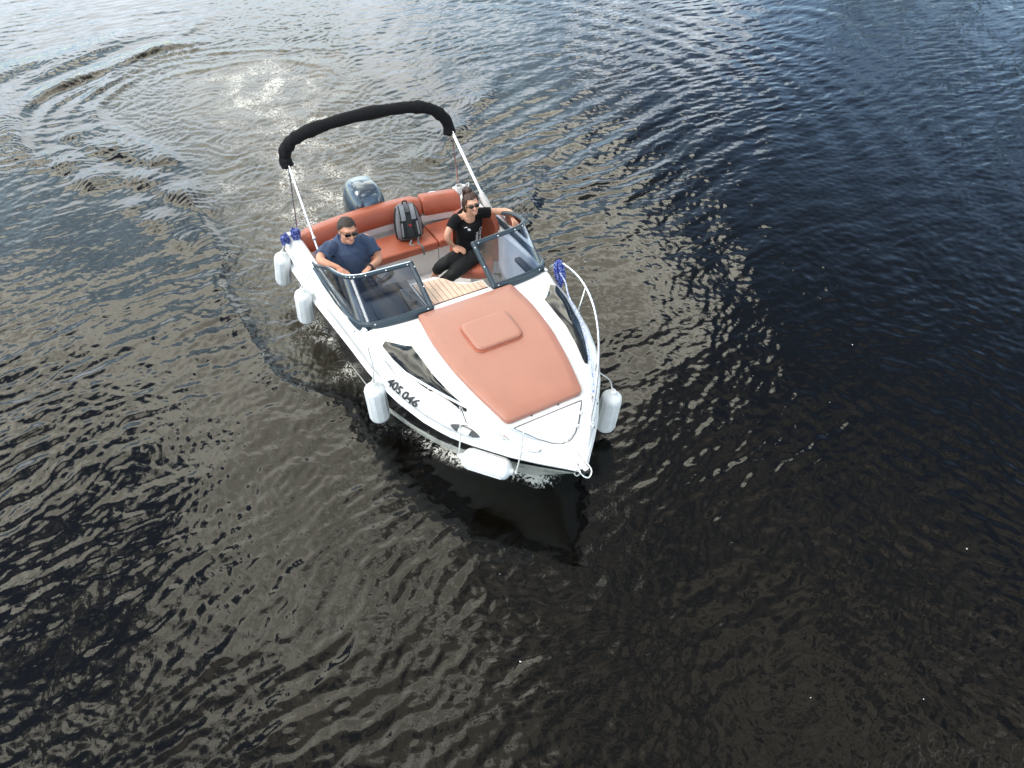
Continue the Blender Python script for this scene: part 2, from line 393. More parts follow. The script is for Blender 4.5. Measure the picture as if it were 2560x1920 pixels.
# sun pad and hatch cushion
def pad_z(x): return zc_(x)+.004
def padmesh(outline, zfun, h, rim=.02, inner=6, lift=0):
    O = np.array(outline, float); c = O.mean(0); G = []
    d = O-c; L = np.linalg.norm(d, axis=1)[:, None]
    def ring(k, z): q = c+d*(1-k/L) ; return [(p[0], p[1], zfun(p[0])+z) for p in q]
    G.append(ring(.004, 0)); G.append(ring(0, h*.3)); G.append(ring(0, h*.62)); G.append(ring(rim*.3, h*.87)); G.append(ring(rim, h))
    for k in np.linspace(.16, .93, inner):
        q = c+d*(1-k); G.append([(p[0], p[1], zfun(p[0])+h+lift*k) for p in q])
    m = MB(); m.grid(G, closev=True); n = len(O); o = (len(G)-1)*n; m.f.append(tuple(o+i for i in range(n))); return m
def rounded(poly, r, k=5):
    P = np.array(poly, float); out = []
    for i in range(len(P)):
        a, b, c = P[i-1], P[i], P[(i+1) % len(P)]
        u = (a-b)/np.linalg.norm(a-b); v = (c-b)/np.linalg.norm(c-b); rr = r[i] if hasattr(r, '__len__') else r
        p0, p1 = b+u*rr, b+v*rr
        for t in np.linspace(0, 1, k): out.append((1-t)**2*p0+2*t*(1-t)*b+t*t*p1)
    return out
def dense(poly, step=.06):
    P = np.array(poly, float); out = []
    for i in range(len(P)):
        a, b = P[i], P[(i+1) % len(P)]; n = max(1, int(np.linalg.norm(b-a)/step))
        for k in range(n): out.append(a+(b-a)*k/n)
    return out
side = [(.226, .512), (.6, .548), (1.0, .532), (1.35, .475), (1.74, .387)]
out = [(x, -y) for x, y in side]+[(x, y) for x, y in side[::-1]]
out = dense(rounded(out, [.03, .1, .1, .1, .05, .05, .1, .1, .1, .03]))
build('sun_pad', padmesh(out, pad_z, .05, .012, lift=.002), vinyl2, boat, angle=70)
hp = dense(rounded([(.575, -.25), (.955, -.238), (.955, .238), (.575, .25)], .075))
hb = lambda x: pad_z(x)+.053
build('hatch_cushion', padmesh(hp, hb, .035, .010, lift=.001), vinyl2, boat, angle=70)
mb = MB(); hq = padmesh(dense(rounded([(.562, -.262), (.968, -.25), (.968, .25), (.562, .262)], .08)), hb, .006, .004); build('hatch_piping', hq, vinyl, boat)
# anchor locker lid with its seam
lid = [(1.80, -.335), (1.96, -.20), (2.04, -.11), (2.075, -.045), (2.075, .045), (2.04, .11), (1.96, .20), (1.80, .335)]
lz = lambda x: zc_(x)-.004
build('locker_lid', padmesh(dense(rounded(lid, [.02, .02, .02, .02, .02, .02, .02, .02]), .04), lz, .016, .008), gel, boat, angle=50)
sm_ = [np.array((p[0], p[1], lz(p[0])+.006)) for p in dense(rounded([(1.785, -.35), (1.965, -.208), (2.048, -.115), (2.086, -.045), (2.086, .045), (2.048, .115), (1.965, .208), (1.785, .35)], .02), .05)]
mb = MB(); mb.tube(sm_, .004, 5, closed=True); build('lid_seam', mb, dashg, boat)
for x, y in ((1.9, .262), (2.0, .165), (2.085, 0)):
    mb = MB(); mb.box((x, y, zc_(x)+.014), (.03, .03, .012)); build('lid_hinge', mb, steel, boat, bev=.003)
mb = MB(); mb.tube([(1.93, -.14, lz(1.93)+.014), (1.95, -.12, lz(1.93)+.03), (1.97, -.09, lz(1.97)+.03), (1.98, -.06, lz(1.98)+.012)], .006, 6, 10); build('lid_pull', mb, steelw, boat)
for y in (-.15, .12): 
    mb = MB(); mb.ell((1.757, y, pad_z(1.757)+.022), .009); build('press_stud', mb, engd, boat)
# cabin side windows
for s in (-1, 1):
    UV = []
    for a in np.linspace(0, 1, 26):
        x0, x1 = .345, 1.45
        lo_x = x0+(x1-x0)*a; hi_x = .50+(x1-.02-.50)*a
        hi = 1-.30*a**3; lo = .005+.02*a
        rr = min(1, a/.04, (1-a)/.05); mid = (lo+hi)/2; hw = (hi-lo)/2*(.55+.45*math.sqrt(max(0, rr)))
        UV.append([(lo_x+(hi_x-lo_x)*t, mid-hw+2*hw*t) for t in np.linspace(0, 1, 8)])
    UV = np.array(UV); P = offset_patch(lambda u, v: deck_top(u, v, s), UV, 1.0)-offset_patch(lambda u, v: deck_top(u, v, s), UV, .0)
    aa_ = np.linspace(0, 1, 26)[:, None]; tt_ = np.linspace(0, 1, 8)[None]
    hgt_ = .006+.016*np.sin(PI*aa_)**.6*np.sin(PI*tt_)+.006*np.sin(9*aa_+3*tt_)*np.sin(PI*aa_)*np.sin(PI*tt_)
    P = offset_patch(lambda u, v: deck_top(u, v, s), UV, .0)+P*hgt_[..., None]
    mb = MB(); mb.grid(P); build('cabin_window', mb, darkgl, boat, solid=.004)
# registration number and quarter lettering on the starboard side
def text_patch(name, txt, size, mat, fn, parent, bold=.0, shear=.0, sx=1.0, spacing=1.0):
    cu = bpy.data.curves.new(name, 'FONT'); cu.body = txt; cu.size = size; cu.offset = bold; cu.shear = shear; cu.space_character = spacing
    o = bpy.data.objects.new(name+'_tmp', cu); C.objects.link(o); dg = bpy.context.evaluated_depsgraph_get()
    me = bpy.data.meshes.new_from_object(o.evaluated_get(dg)); bpy.data.objects.remove(o); 
    b = bmesh.new(); b.from_mesh(me); bmesh.ops.subdivide_edges(b, edges=[e for e in b.edges if e.calc_length() > .02], cuts=2); b.to_mesh(me); b.free()
    org = ORIG[parent.name]
    for v in me.vertices: v.co = Vector(fn(v.co.x*sx, v.co.y)-org)
    me.materials.clear(); me.materials.append(mat); me.update()
    q = bpy.data.objects.new(name, me); C.objects.link(q); q.parent = parent; ORIG[q.name] = org; return q
def on_side(x0, t0, dt, hgt):
    def f(u, v):
        x = x0+u; t = np.clip(t0+v/hgt+u*dt, 0, 1); p = deck_side(x, t, -1); a = deck_side(x, max(0, t-.03), -1); b2 = deck_side(x, min(1, t+.03), -1)
        n = np.cross(V(1, -(ys(x+.05)-ys(x-.05))/.1, 0), b2-a); n /= np.linalg.norm(n)
        if n[1] > 0: n = -n
        return p+n*.011
    return f
for tx_, x_ in (('405', .69), ('046', .905)): text_patch('registration_number', tx_, .122, numk, on_side(x_, .47, 0, .37), boat, bold=.0034, shear=.18, sx=1.04)
text_patch('quarter_lettering', 'Lagoon', .10, greyl, on_side(-1.92, .46, 0, .36), boat, shear=.2, sx=1.05)
# navigation light
UV = []
for a in np.linspace(0, 1, 16):
    h = .16*math.sin(PI*a)**.8+.004; UV.append([(1.44+.24*a, .56+h*t) for t in np.linspace(-1, 1, 6)])
nl = MB(); nl.grid(offset_patch(lambda u, v: deck_side(u, v, -1), np.array(UV), .008)); nav = build('navigation_light', nl, lampd, boat, solid=.006)
UV = np.array([[(1.515+.09*a, .56+.10*t) for t in np.linspace(-1, 1, 4)] for a in np.linspace(0, 1, 6)])
nl = MB(); nl.grid(offset_patch(lambda u, v: deck_side(u, v, -1), UV, .016)); build('lens', nl, lampg, nav, solid=.008)
# bow rails
def rail(x): return 1.128+.091*x-.246*x*x-.002*x**3, 1.019+.30*x-.178*x*x
for s in (-1, 1):
    pts = []
    for x in np.linspace(.18, 2.06, 22):
        y, z = rail(x); pts.append((x, s*y, z))
    pts = [(.04, s*1.09, .955), (.09, s*1.10, 1.0)]+pts+[(2.10, s*.265, .83), (2.06, s*.285, .785), (2.0, s*.33, .765)]
    mb = MB(); mb.tube(pts, .011, 8, 70); rl = build('bow_rail', mb, steelw, boat)
    for x in (.74, 1.5):
        y, z = rail(x); b0 = deck_side(x+.03, .78, s)
        mb = MB(); mb.tube([(x, s*y, z), b0], .009, 8); mb.ell(b0, (.022, .022, .012)); build('stanchion', mb, steelw, rl)
    mb = MB(); b0 = deck_side(1.80, .86, s)
    for dx in (-.045, .045): mb.box((b0[0]+dx*.5, b0[1], b0[2]+.012), (.02, .022, .025))
    mb.tube([b0+V(-.085, .02*s, .03), b0+V(0, 0, .034), b0+V(.085, -.02*s, .03)], .010, 8); build('cleat', mb, steel, boat)
# bow roller and stem eye
mb = MB(); mb.box((2.30, 0, .728), (.20, .05, .012)); mb.tube([(2.30, -.04, .735), (2.40, -.048, .70), (2.435, 0, .668), (2.40, .048, .70), (2.30, .04, .735)], .0075, 8, 24)
mb.tube([(2.17, -.03, .752), (2.31, -.032, .73)], .006, 6); mb.tube([(2.17, .03, .752), (2.31, .032, .73)], .006, 6)
br = build('bow_roller', mb, steelw, boat)
mb = MB(); mb.tube([(2.385, -.034, .694), (2.385, 0, .690), (2.385, .034, .694)], [.03, .02, .03], 12); build('roller', mb, rubb, br)
mb = MB()
for y in (-.018, .018): mb.tube([(2.23, y, .55), (2.285, y, .545)], .007, 8)
mb.tube([(2.285, -.018, .545), (2.292, 0, .544), (2.285, .018, .545)], .007, 8); build('stem_eye', mb, steelw, boat)

# windscreen halves
for s in (-1, 1):
    base = [(.178, .345, 1.055), (.165, .60, 1.045), (.115, .86, 1.02), (.04, .985, 1.0), (-.10, 1.045, .985), (-.5, 1.062, .955), (-1.0, 1.07, .942), (-1.24, 1.062, .935)]
    top = [(-.249, .345, 1.312), (-.245, .62, 1.33), (-.26, .86, 1.335), (-.33, .975, 1.325), (-.45, 1.02, 1.295), (-.72, 1.045, 1.21), (-1.05, 1.06, 1.04), (-1.26, 1.062, .955)]
    N = 44; B = spline(base, N)*V(1, s, 1); T = spline(top, N)*V(1, s, 1)
    fr = MB(); fr.tube(B, .030, 8); fr.tube(T, np.interp(np.arange(N), [0, 20, N-1], [.025, .023, .014]), 8); fr.tube([B[0], T[0]], .028, 8); fr.ell(T[0], .028); fr.ell(B[0], .031)
    # flat apron of the frame down to the deck
    G = [[b+V(.012, 0, .012), b+V(.03, 0, -.02), V(b[0]+.035, b[1]+s*.012, max(.93, b[2]-.07))] for b in B[:30]]
    fr.grid(G)
    wf = build('windscreen', fr, frame, boat)
    mb = MB(); mb.grid([[B[i]+(T[i]-B[i])*t for t in np.linspace(.03, .97, 5)] for i in range(N)]); build('pane', mb, pane, wf)
    mb = MB(); mb.tube(T+V(.004, 0, .022), .005, 6); build('trim', mb, steelw if s < 0 else frame, wf)
    if s < 0:
        k = 16; mb = MB(); mb.bar(B[k]+(T[k]-B[k])*.06, B[k]+(T[k]-B[k])*.94, .035, .006, up=(1, 0, 0)); build('post', mb, steelw, wf)
        mb = MB()
        for q in (.012, -.012): mb.tube([(x, -(1.09+q), tab(x, [-1.2, .05], [.952, .99])) for x in np.linspace(-1.2, -.15, 8)], .006, 6)
        build('base_trim', mb, steel, wf)
        mb = MB(); mb.box((-1.22, -1.06, .945), (.10, .07, .03)); build('end_bracket', mb, steel, wf, bev=.008)
    sc = MB()
    for i in (1, 6, 11, 15, 17, 19, 22): sc.ell(T[i]+V(.023, 0, .008), .008, nu=8, nv=6)
    for i in (1, 14): sc.ell(B[i]+V(.026, 0, .016), .008, nu=8, nv=6)
    for t in (.45, .9): sc.ell(B[0]+(T[0]-B[0])*t+V(.018, -s*.012, .018), .008, nu=8, nv=6)
    build('screw', sc, screw, wf)['kind'] = 'stuff'
# helm console behind the starboard screen
mb = MB()
prof = [(.11, .99), (-.05, 1.0), (-.22, 1.03), (-.34, 1.055), (-.40, 1.03), (-.43, .93), (-.46, .72), (-.47, .50), (.11, .50)]
G = [[(x, y, z) for x, z in prof] for y in np.linspace(-.96, -.37, 8)]
mb.grid(G); n = len(prof); mb.f.append(tuple(range(n))[::-1]); mb.f.append(tuple(7*n+i for i in range(n)))
dash = build('helm_console', mb, dashm, boat, angle=25)
mb = MB(); mb.prism(rounded([(.06, -.84, .992), (.06, -.56, .992), (-.20, -.56, 1.026), (-.20, -.82, 1.026)], .05), .008, (0, 0, 1)); build('instrument_panel', mb, dashg, dash)
mb = MB(); mb.box((-.30, -.66, 1.055), (.10, .40, .04), Matrix.Rotation(R(12), 3, 'Y')); build('dash_hood', mb, rubb, dash, bev=.015)
for y, r in ((-.76, .045), (-.62, .045), (-.50, .03)):
    mb = MB(); mb.tube([(-.415, y, .97), (-.432, y, .965)], r, 18); build('gauge', mb, lampd, dash)
mb = MB(); mb.tube([(.04, -.45, 1.0), (.04, -.45, .93)], .05, 18); mb.box((-.10, -.43, 1.01), (.14, .05, .03)); build('cup_holder', mb, engd, dash)
mb = MB(); mb.prism([(.09, -.52, .995), (-.24, -.50, 1.03), (-.20, -.40, 1.03)], .035); build('chart_pocket', mb, dashg, dash, bev=.006)
# steering wheel
wc = V(-.60, -.59, 1.0); ax = V(-.82, 0, .57); e1 = V(0, 1, 0); e2 = np.cross(ax, e1)
mb = MB(); mb.tube([wc+.165*(math.cos(a)*e1+math.sin(a)*e2) for a in np.linspace(0, 2*PI, 36, endpoint=False)], .017, 10, closed=True)
sw = build('steering_wheel', mb, rubb, boat)
mb = MB(); mb.ell(wc-ax*.03, (.04, .04, .04))
for a in (R(90), R(210), R(330)): mb.tube([wc-ax*.03, wc+.16*(math.cos(a)*e1+math.sin(a)*e2)], .010, 8)
mb.tube([wc-ax*.03, wc-ax*.40], .022, 8); build('spokes', mb, engd, sw)

# teak step over the companionway: planks between caulked seams
mb = MB(); mb.prism([(-.36, -.345, .955), (-.36, -.06, .955), (-.17, .08, .955), (-.09, .2, .955), (-.07, .345, .955), (.14, .345, .955), (.14, -.345, .955)], .03)
step = build('companion_step', mb, gel, boat, bev=.008)
def aft_edge(y): return tab(y, [-.335, -.05, .0, .05, .10, .16, .22, .30, .34], [-.335, -.30, -.27, -.17, -.115, -.075, -.055, -.045, -.042])
ye = np.linspace(-.325, .325, 13)
for i in range(12):
    a, b = ye[i]+.003, ye[i+1]-.003
    ya = np.linspace(a, b, 5)
    ol = [(.075, a, .988), (.075, b, .988)]+[(aft_edge(y), y, .988) for y in ya[::-1]]
    mb = MB(); mb.prism(ol, .010); build('plank', mb, teak, step, smooth=False)
mb = MB(); ol = [(.078, -.328, .9865), (.078, .328, .9865)]+[(aft_edge(y)-.004, y, .9865) for y in np.linspace(.328, -.328, 16)]
mb.prism(ol, .0045); build('caulking', mb, caulk, step, smooth=False)

# rear bench: base, cushions, backrests
mb = MB()
for a, b in ((-.965, .478), (.486, .965)): mb.box((-1.68, (a+b)/2, .36), (.40, b-a, .32))
build('bench_base', mb, gelin, boat, bev=.008)
for a, b in ((-.955, .478), (.486, .955)):
    mb = MB(); mb.box((-1.655, (a+b)/2, .572), (.42, b-a, .10)); 
    bmsh = build('seat_cushion', mb, vinyl, boat, bev=.028, seg=4)
def back_x(y): return -1.87-.13*(1-(y/.99)**2)
for a, b in ((-.99, .508), (.520, .985)):
    mb = MB(); G = []
    for k, y in enumerate(np.linspace(a, b, 20)):
        e = min(1, (y-a)/.02+.75, (b-y)/.02+.75); x = back_x(y)
        prof = [(.04, .70), (.055, .72), (.045, .80), (.02, .875), (-.005, .905), (-.04, .915), (-.12, .915), (-.15, .90), (-.155, .86), (-.155, .72), (-.14, .70)]
        G.append([(x+(p-(-.05))*e-.05, y, .8+(q-.8)*e) for p, q in prof])
    mb.grid(G, closev=True); n = 11; mb.f.append(tuple(range(n))[::-1]); mb.f.append(tuple(19*n+i for i in range(n)))
    build('bench_backrest', mb, vinyl, boat, angle=50)
mb = MB(); G = [[(back_x(y)+q, y, z) for q, z in ((.0, .615), (.035, .615), (.035, .70), (.0, .70), (-.10, .70), (-.10, .615))] for y in np.linspace(-.985, .985, 24)]
mb.grid(G, closev=True); build('backrest_ledge', mb, gelin, boat)
mb = MB(); G = [[(back_x(y)-.16, y, .66), (back_x(y)-.16, y, .80), (back_x(y)-.20, y, .81), (-2.09, y, .79), (-2.09, y, .60)] for y in np.linspace(-.985, .985, 24)]
mb.grid(G); build('aft_deck', mb, gel, boat)
# bucket seats
def bucket(cx_, cy_, yaw, name, zb_=.50, back=True):
    c, s_ = math.cos(yaw), math.sin(yaw); M = np.array([[c, -s_, 0], [s_, c, 0], [0, 0, 1]])
    def W(p): return (M@np.array(p, float))+V(cx_, cy_, 0)
    mb = MB(); mb.tube([W((0, 0, .20)), W((0, 0, zb_-.03))], .05, 14); mb.tube([W((0, 0, .205)), W((0, 0, .22))], .11, 18)
    st = build(name, mb, gelin, boat)
    mb = MB(); G = []
    for z, ex in ((zb_-.03, .86), (zb_, .98), (zb_+.05, 1.0), (zb_+.085, .97), (zb_+.10, .85), (zb_+.095, .4), (zb_+.095, .02)):
        G.append([W((.215*ex*math.copysign(abs(math.cos(a))**.55, math.cos(a)), .225*ex*math.copysign(abs(math.sin(a))**.55, math.sin(a)), z)) for a in np.linspace(0, 2*PI, 28, endpoint=False)])
    mb.grid(G, closev=True); build('seat', mb, vinyl, st, angle=60)
    mb = MB(); G = []
    for z in np.linspace(zb_+.04, 1.10, 12):
        row = []; u = (z-zb_)/.6; wd = .245*(1-.25*max(0, u-.75)/.25); lean = -.20-.09*u
        for a in np.linspace(-1, 1, 14): row.append(W((lean+.14*abs(a)**2.5, wd*a, z)))
        G.append(row)
    mb.grid(G); b_ = build('seat_back', mb, vinyl, st, solid=.055, angle=70)
    mb = MB(); mb.tube([W((.10, .23, zb_-.01)), W((.10, .29, zb_-.02))], .012, 8); mb.ell(W((.10, .30, zb_-.03)), (.018, .018, .035)); build('swivel_handle', mb, rubb, st)
    return st
bucket(-.93, .68, R(-32), 'passenger_seat')
bucket(-1.05, -.70, R(0), 'helm_seat')

# folded bimini: rolled canopy on its hoop, four legs
arch = [(-1.97, -.945, 1.70), (-2.0, -.955, 1.79), (-2.0, -.92, 1.895), (-2.0, -.80, 1.985), (-2.0, -.52, 2.045), (-2.0, -.08, 2.07), (-2.0, .38, 2.045), (-2.0, .64, 2.0), (-2.0, .80, 1.92), (-2.0, .925, 1.78), (-1.98, .955, 1.62)]
A = spline(arch, 120); mb = MB()
rr = .066+.004*np.sin(np.arange(120)*.33)+.003*np.sin(np.arange(120)*.71+1); ends = np.minimum(1, np.minimum(np.arange(120), 119-np.arange(120))/5+.72); rr *= ends
mb.tube(A, rr, 14); 
def crumple(p):
    return (.006*np.sin(p[:, 1]*38+p[:, 2]*21)*np.sin(p[:, 0]*50+p[:, 2]*30)+.003*np.sin(p[:, 1]*80+p[:, 0]*60))*(.15+1.1*np.abs(p[:, 1])**2)
bim = build('rolled_bimini', mb, canvas, boat, disp=crumple)
for s in (-1, 1):
    E0 = V(-1.955, s*.965, 1.66) if s > 0 else V(-1.955, -.945, 1.735)
    for k, (foot, r, nm, mt) in enumerate(((V(-1.02, s*1.0, .965), .0125, 'front_leg', steelw), (V(-1.93, s*1.01, .89), .0085, 'rear_leg', steel))):
        mb = MB(); mb.tube([E0, foot], r, 8)
        if k == 0: mb.tube([E0+V(.0, 0, .035), foot+(E0-foot)*.30+V(0, 0, .03)], .0085, 8); mb.ell(foot+(E0-foot)*.30+V(0, 0, .015), (.022, .02, .03))
        mb.ell(foot, (.025, .02, .02)); lg = build(nm, mb, mt, bim)
# outboard engine
ec = V(-2.40, -.05, 0); lean = R(-4)
mb = MB(); G = []
for z, a, b, o in ((.56, .20, .155, 0), (.60, .25, .195, 0), (.70, .285, .222, 0), (.80, .295, .228, 0), (.90, .285, .22, -.005), (.99, .255, .195, -.012), (1.05, .21, .16, -.02), (1.085, .15, .115, -.025), (1.098, .07, .06, -.03)):
    G.append([(ec[0]+o+a*math.copysign(abs(math.cos(t))**.72, math.cos(t)), ec[1]+b*math.copysign(abs(math.sin(t))**.72, math.sin(t)), z+.05*math.cos(t)*a) for t in np.linspace(0, 2*PI, 32, endpoint=False)])
mb.grid(G, closev=True); mb.f.append(tuple(8*32+i for i in range(32)))
eng = build('outboard_motor', mb, cowl, boat, angle=60)
mb = MB(); Gp = []
for x in np.linspace(-.23, .285, 16):
    zt = tab(x, [-.25, -.2, -.1, 0, .1, .18, .24, .27, .29], [.985, 1.05, 1.095, 1.108, 1.10, 1.075, 1.02, .95, .86])
    wd = tab(x, [-.25, 0, .29], [.07, .105, .085]); Gp.append([(ec[0]+x-.005, ec[1]+wd*q, zt-.012*q*q) for q in np.linspace(-1, 1, 7)])
mb.grid(Gp); build('cowling_top', mb, cowll, eng, solid=.010, angle=60)
mb = MB(); mb.grid([[(ec[0]+r*(.302*math.copysign(abs(math.cos(t))**.72, math.cos(t))), ec[1]+r*.234*math.copysign(abs(math.sin(t))**.72, math.sin(t)), z) for t in np.linspace(0, 2*PI, 32, endpoint=False)] for z, r in ((.735, .99), (.745, 1.0), (.755, .99))], closev=True); build('cowling_seam', mb, engd, eng)
mb = MB(); mb.box((-2.40, -.05, .30), (.20, .13, .58)); mb.box((-2.42, -.05, -.22), (.24, .04, .5)); mb.box((-2.24, -.05, .50), (.24, .16, .16)); build('engine_leg', mb, engd, eng, bev=.02)
mb = MB(); mb.tube([(-2.52, -.05, -.45), (-2.58, -.05, -.45)], .04, 12)
for a in range(3):
    M = np.array(Matrix.Rotation(a*2*PI/3, 3, 'X')); mb.ell(V(-2.55, -.05, -.45)+M@V(0, 0, .09), (.02, .05, .075), M@np.array(Matrix.Rotation(R(25), 3, 'Z')))
build('propeller', mb, engd, eng)
mb = MB(); mb.ell((-1.99, -1.075, .885), (.03, .02, .006)); build('filler_cap', mb, engd, boat)

# ------------------------------------------------------------------ fenders
def fender(p0, p1, r, line, label, grp='white fenders hung round the motorboat'):
    p0, p1 = V(*p0), V(*p1); t = thing('fender', tuple(p1), label, 'fender', grp)
    L = np.linalg.norm(p1-p0); d = (p1-p0)/L
    prof = [(-.10, .20), (-.07, .30), (-.035, .33), (.0, .42), (.035, .74), (.08, .94), (.15, 1.0), (.5, 1.0), (.85, 1.0), (.92, .94), (.965, .74), (1.0, .42), (1.035, .30), (1.06, .22)]
    mb = MB(); mb.tube([p0+d*L*a for a, _ in prof], [r*b for _, b in prof], 24); build('fender_body', mb, fend, t, angle=70)
    mb = MB()
    for q in np.linspace(0, 2*PI, 12, endpoint=False):
        u = np.cross(d, V(.3, .5, .8)); u /= np.linalg.norm(u); v = np.cross(d, u); e = math.cos(q)*u+math.sin(q)*v
        mb.tube([p0+d*L*.14+e*r*1.0, p0+d*L*.86+e*r*1.0], .004, 4)
    build('rib', mb, fend, t)
    for ln in line:
        mb = MB(); mb.tube(ln, .0065, 6, 20 if len(ln) > 2 else 0); mb.ell(ln[0], (.014, .014, .02)); build('fender_line', mb, ropew, t)
    return t
fender((-1.98, -1.225, .69), (-2.12, -1.255, .23), .092, [[(-1.975, -1.215, .74), (-1.93, -1.17, .86), (-1.92, -1.08, .91)]], 'white fender hanging at the stern corner under the blue rope coil')
fender((-1.25, -1.235, .655), (-1.33, -1.245, .195), .092, [[(-1.245, -1.23, .715), (-1.2, -1.18, .80), (-1.15, -1.10, .93), (-1.1, -1.02, .99)]], 'white fender hanging beside the driver, second from the stern')
fender((.48, -1.12, .63), (.46, -1.10, .15), .10, [[(.485, -1.12, .69), (.50, -1.10, .86), (.52, -1.125, 1.13)]], 'white upright fender hanging just aft of the number 405 046')
fender((1.60, -.745, .52), (1.95, -.465, .52), .095, [[(1.565, -.775, .52), (1.575, -.765, .64), (1.55, -.74, .74), (1.5, -.70, 1.06)], [(1.985, -.435, .52), (1.98, -.40, .66), (1.95, -.36, .80), (1.94, -.34, .93)]], 'white fender slung sideways under the bow by two lines')
fender((1.66, .795, .60), (1.62, .775, .10), .10, [[(1.66, .785, .66), (1.66, .74, .80), (1.7, .58, 1.0)]], 'white fender hanging outside the far bow rail, right of the bow tip')

# ------------------------------------------------------------------ ropes
def coil(name, label, pts_list, r, mat, grp=None):
    t = None
    mb = MB()
    for p in pts_list: mb.tube(p, r, 6, max(14, len(p)*4))
    o = build(name, mb, mat); o['label'] = label; o['category'] = 'rope'
    if grp: o['group'] = grp
    return o
def hank(c, h, wdt, n, seed, tilt=(0, 0, -1), side=(1, 0, 0)):
    rd = random.Random(seed); out = []; c = V(*c); tl = V(*tl_) if False else V(*tilt); sd_ = V(*side); th = np.cross(tl, sd_)
    for i in range(n):
        a = rd.uniform(.75, 1.1); b = rd.uniform(-.5, .5)*wdt; q = rd.uniform(-.4, .4)*wdt
        out.append([c+sd_*(b+wdt*.35*math.cos(t))+th*(q+wdt*.25*math.sin(t))+tl*h*a*(.5-.5*math.cos(t)) for t in np.linspace(0, 2*PI, 9)])
    return out
tl_ = (0, 0, -1)
p = hank((-1.90, -1.04, 1.03), .17, .07, 11, 3)+hank((-1.93, -1.16, .97), .13, .07, 8, 5)
p += [[V(-1.90, -1.04, .97)+.045*V(math.cos(t), math.sin(t), 0)+V(0, 0, .02*math.sin(3*t)) for t in np.linspace(0, 4*PI, 18)]]
coil('mooring_rope', 'blue and white rope coiled on the stern corner beside the rearmost fender', p, .011, ropeb, 'coiled blue mooring ropes')
p = hank((.13, 1.115, 1.06), .24, .07, 12, 8, tilt=(.55, .0, -.83), side=(.83, 0, .55))
p += [[V(.15, 1.115, 1.04)+.04*V(math.cos(t), .6*math.sin(t), math.sin(t)) for t in np.linspace(0, 4*PI, 18)]]
p += [[(.22, 1.10, .98), (.40, 1.05, .995), (.62, .955, .985), (.97, .875, .95), (1.38, .69, .905), (1.62, .575, .875), (1.76, .49, .85), (1.80, .47, .83)]]
lead = p.pop()
coil('mooring_rope', 'blue and white rope hung by the far windscreen corner and led forward to the bow', p, .011, ropeb, 'coiled blue mooring ropes')
mb = MB(); mb.tube(lead, .0075, 6, 40); build('led_end', mb, ropelead, bpy.data.objects['mooring_rope.001'])
p = [[V(-1.925, 1.01, .90+.012*k)+.042*V(math.cos(t), math.sin(t), 0) for t in np.linspace(0, 2*PI, 10)] for k in range(7)]
p += [[V(-1.90, 1.06, .93)+V(.03*math.cos(t), .045*math.sin(t)+.02, .06*math.sin(t)) for t in np.linspace(0, 2*PI, 9)]]
coil('white_rope', 'white rope wound round the foot of the rear bimini leg behind the woman', p, .009, ropew)
f0 = V(-1.955, .965, 1.66); f1 = V(-1.02, 1.0, .965); p = []
for k in range(16):
    c = f1+(f0-f1)*(.30-.011*k*1.2); p.append([c+.03*V(.6*math.cos(t), math.sin(t), .8*math.cos(t)) for t in np.linspace(0, 2*PI, 9)])
p += [[f1+(f0-f1)*.28+V(.02, .03, 0), f1+(f0-f1)*.18+V(.03, .04, -.02), f1+(f0-f1)*.05+V(.05, .02, -.02)]]
coil('white_rope', 'white rope wrapped round the front bimini leg above the seated woman\'s arm', p, .008, ropew)

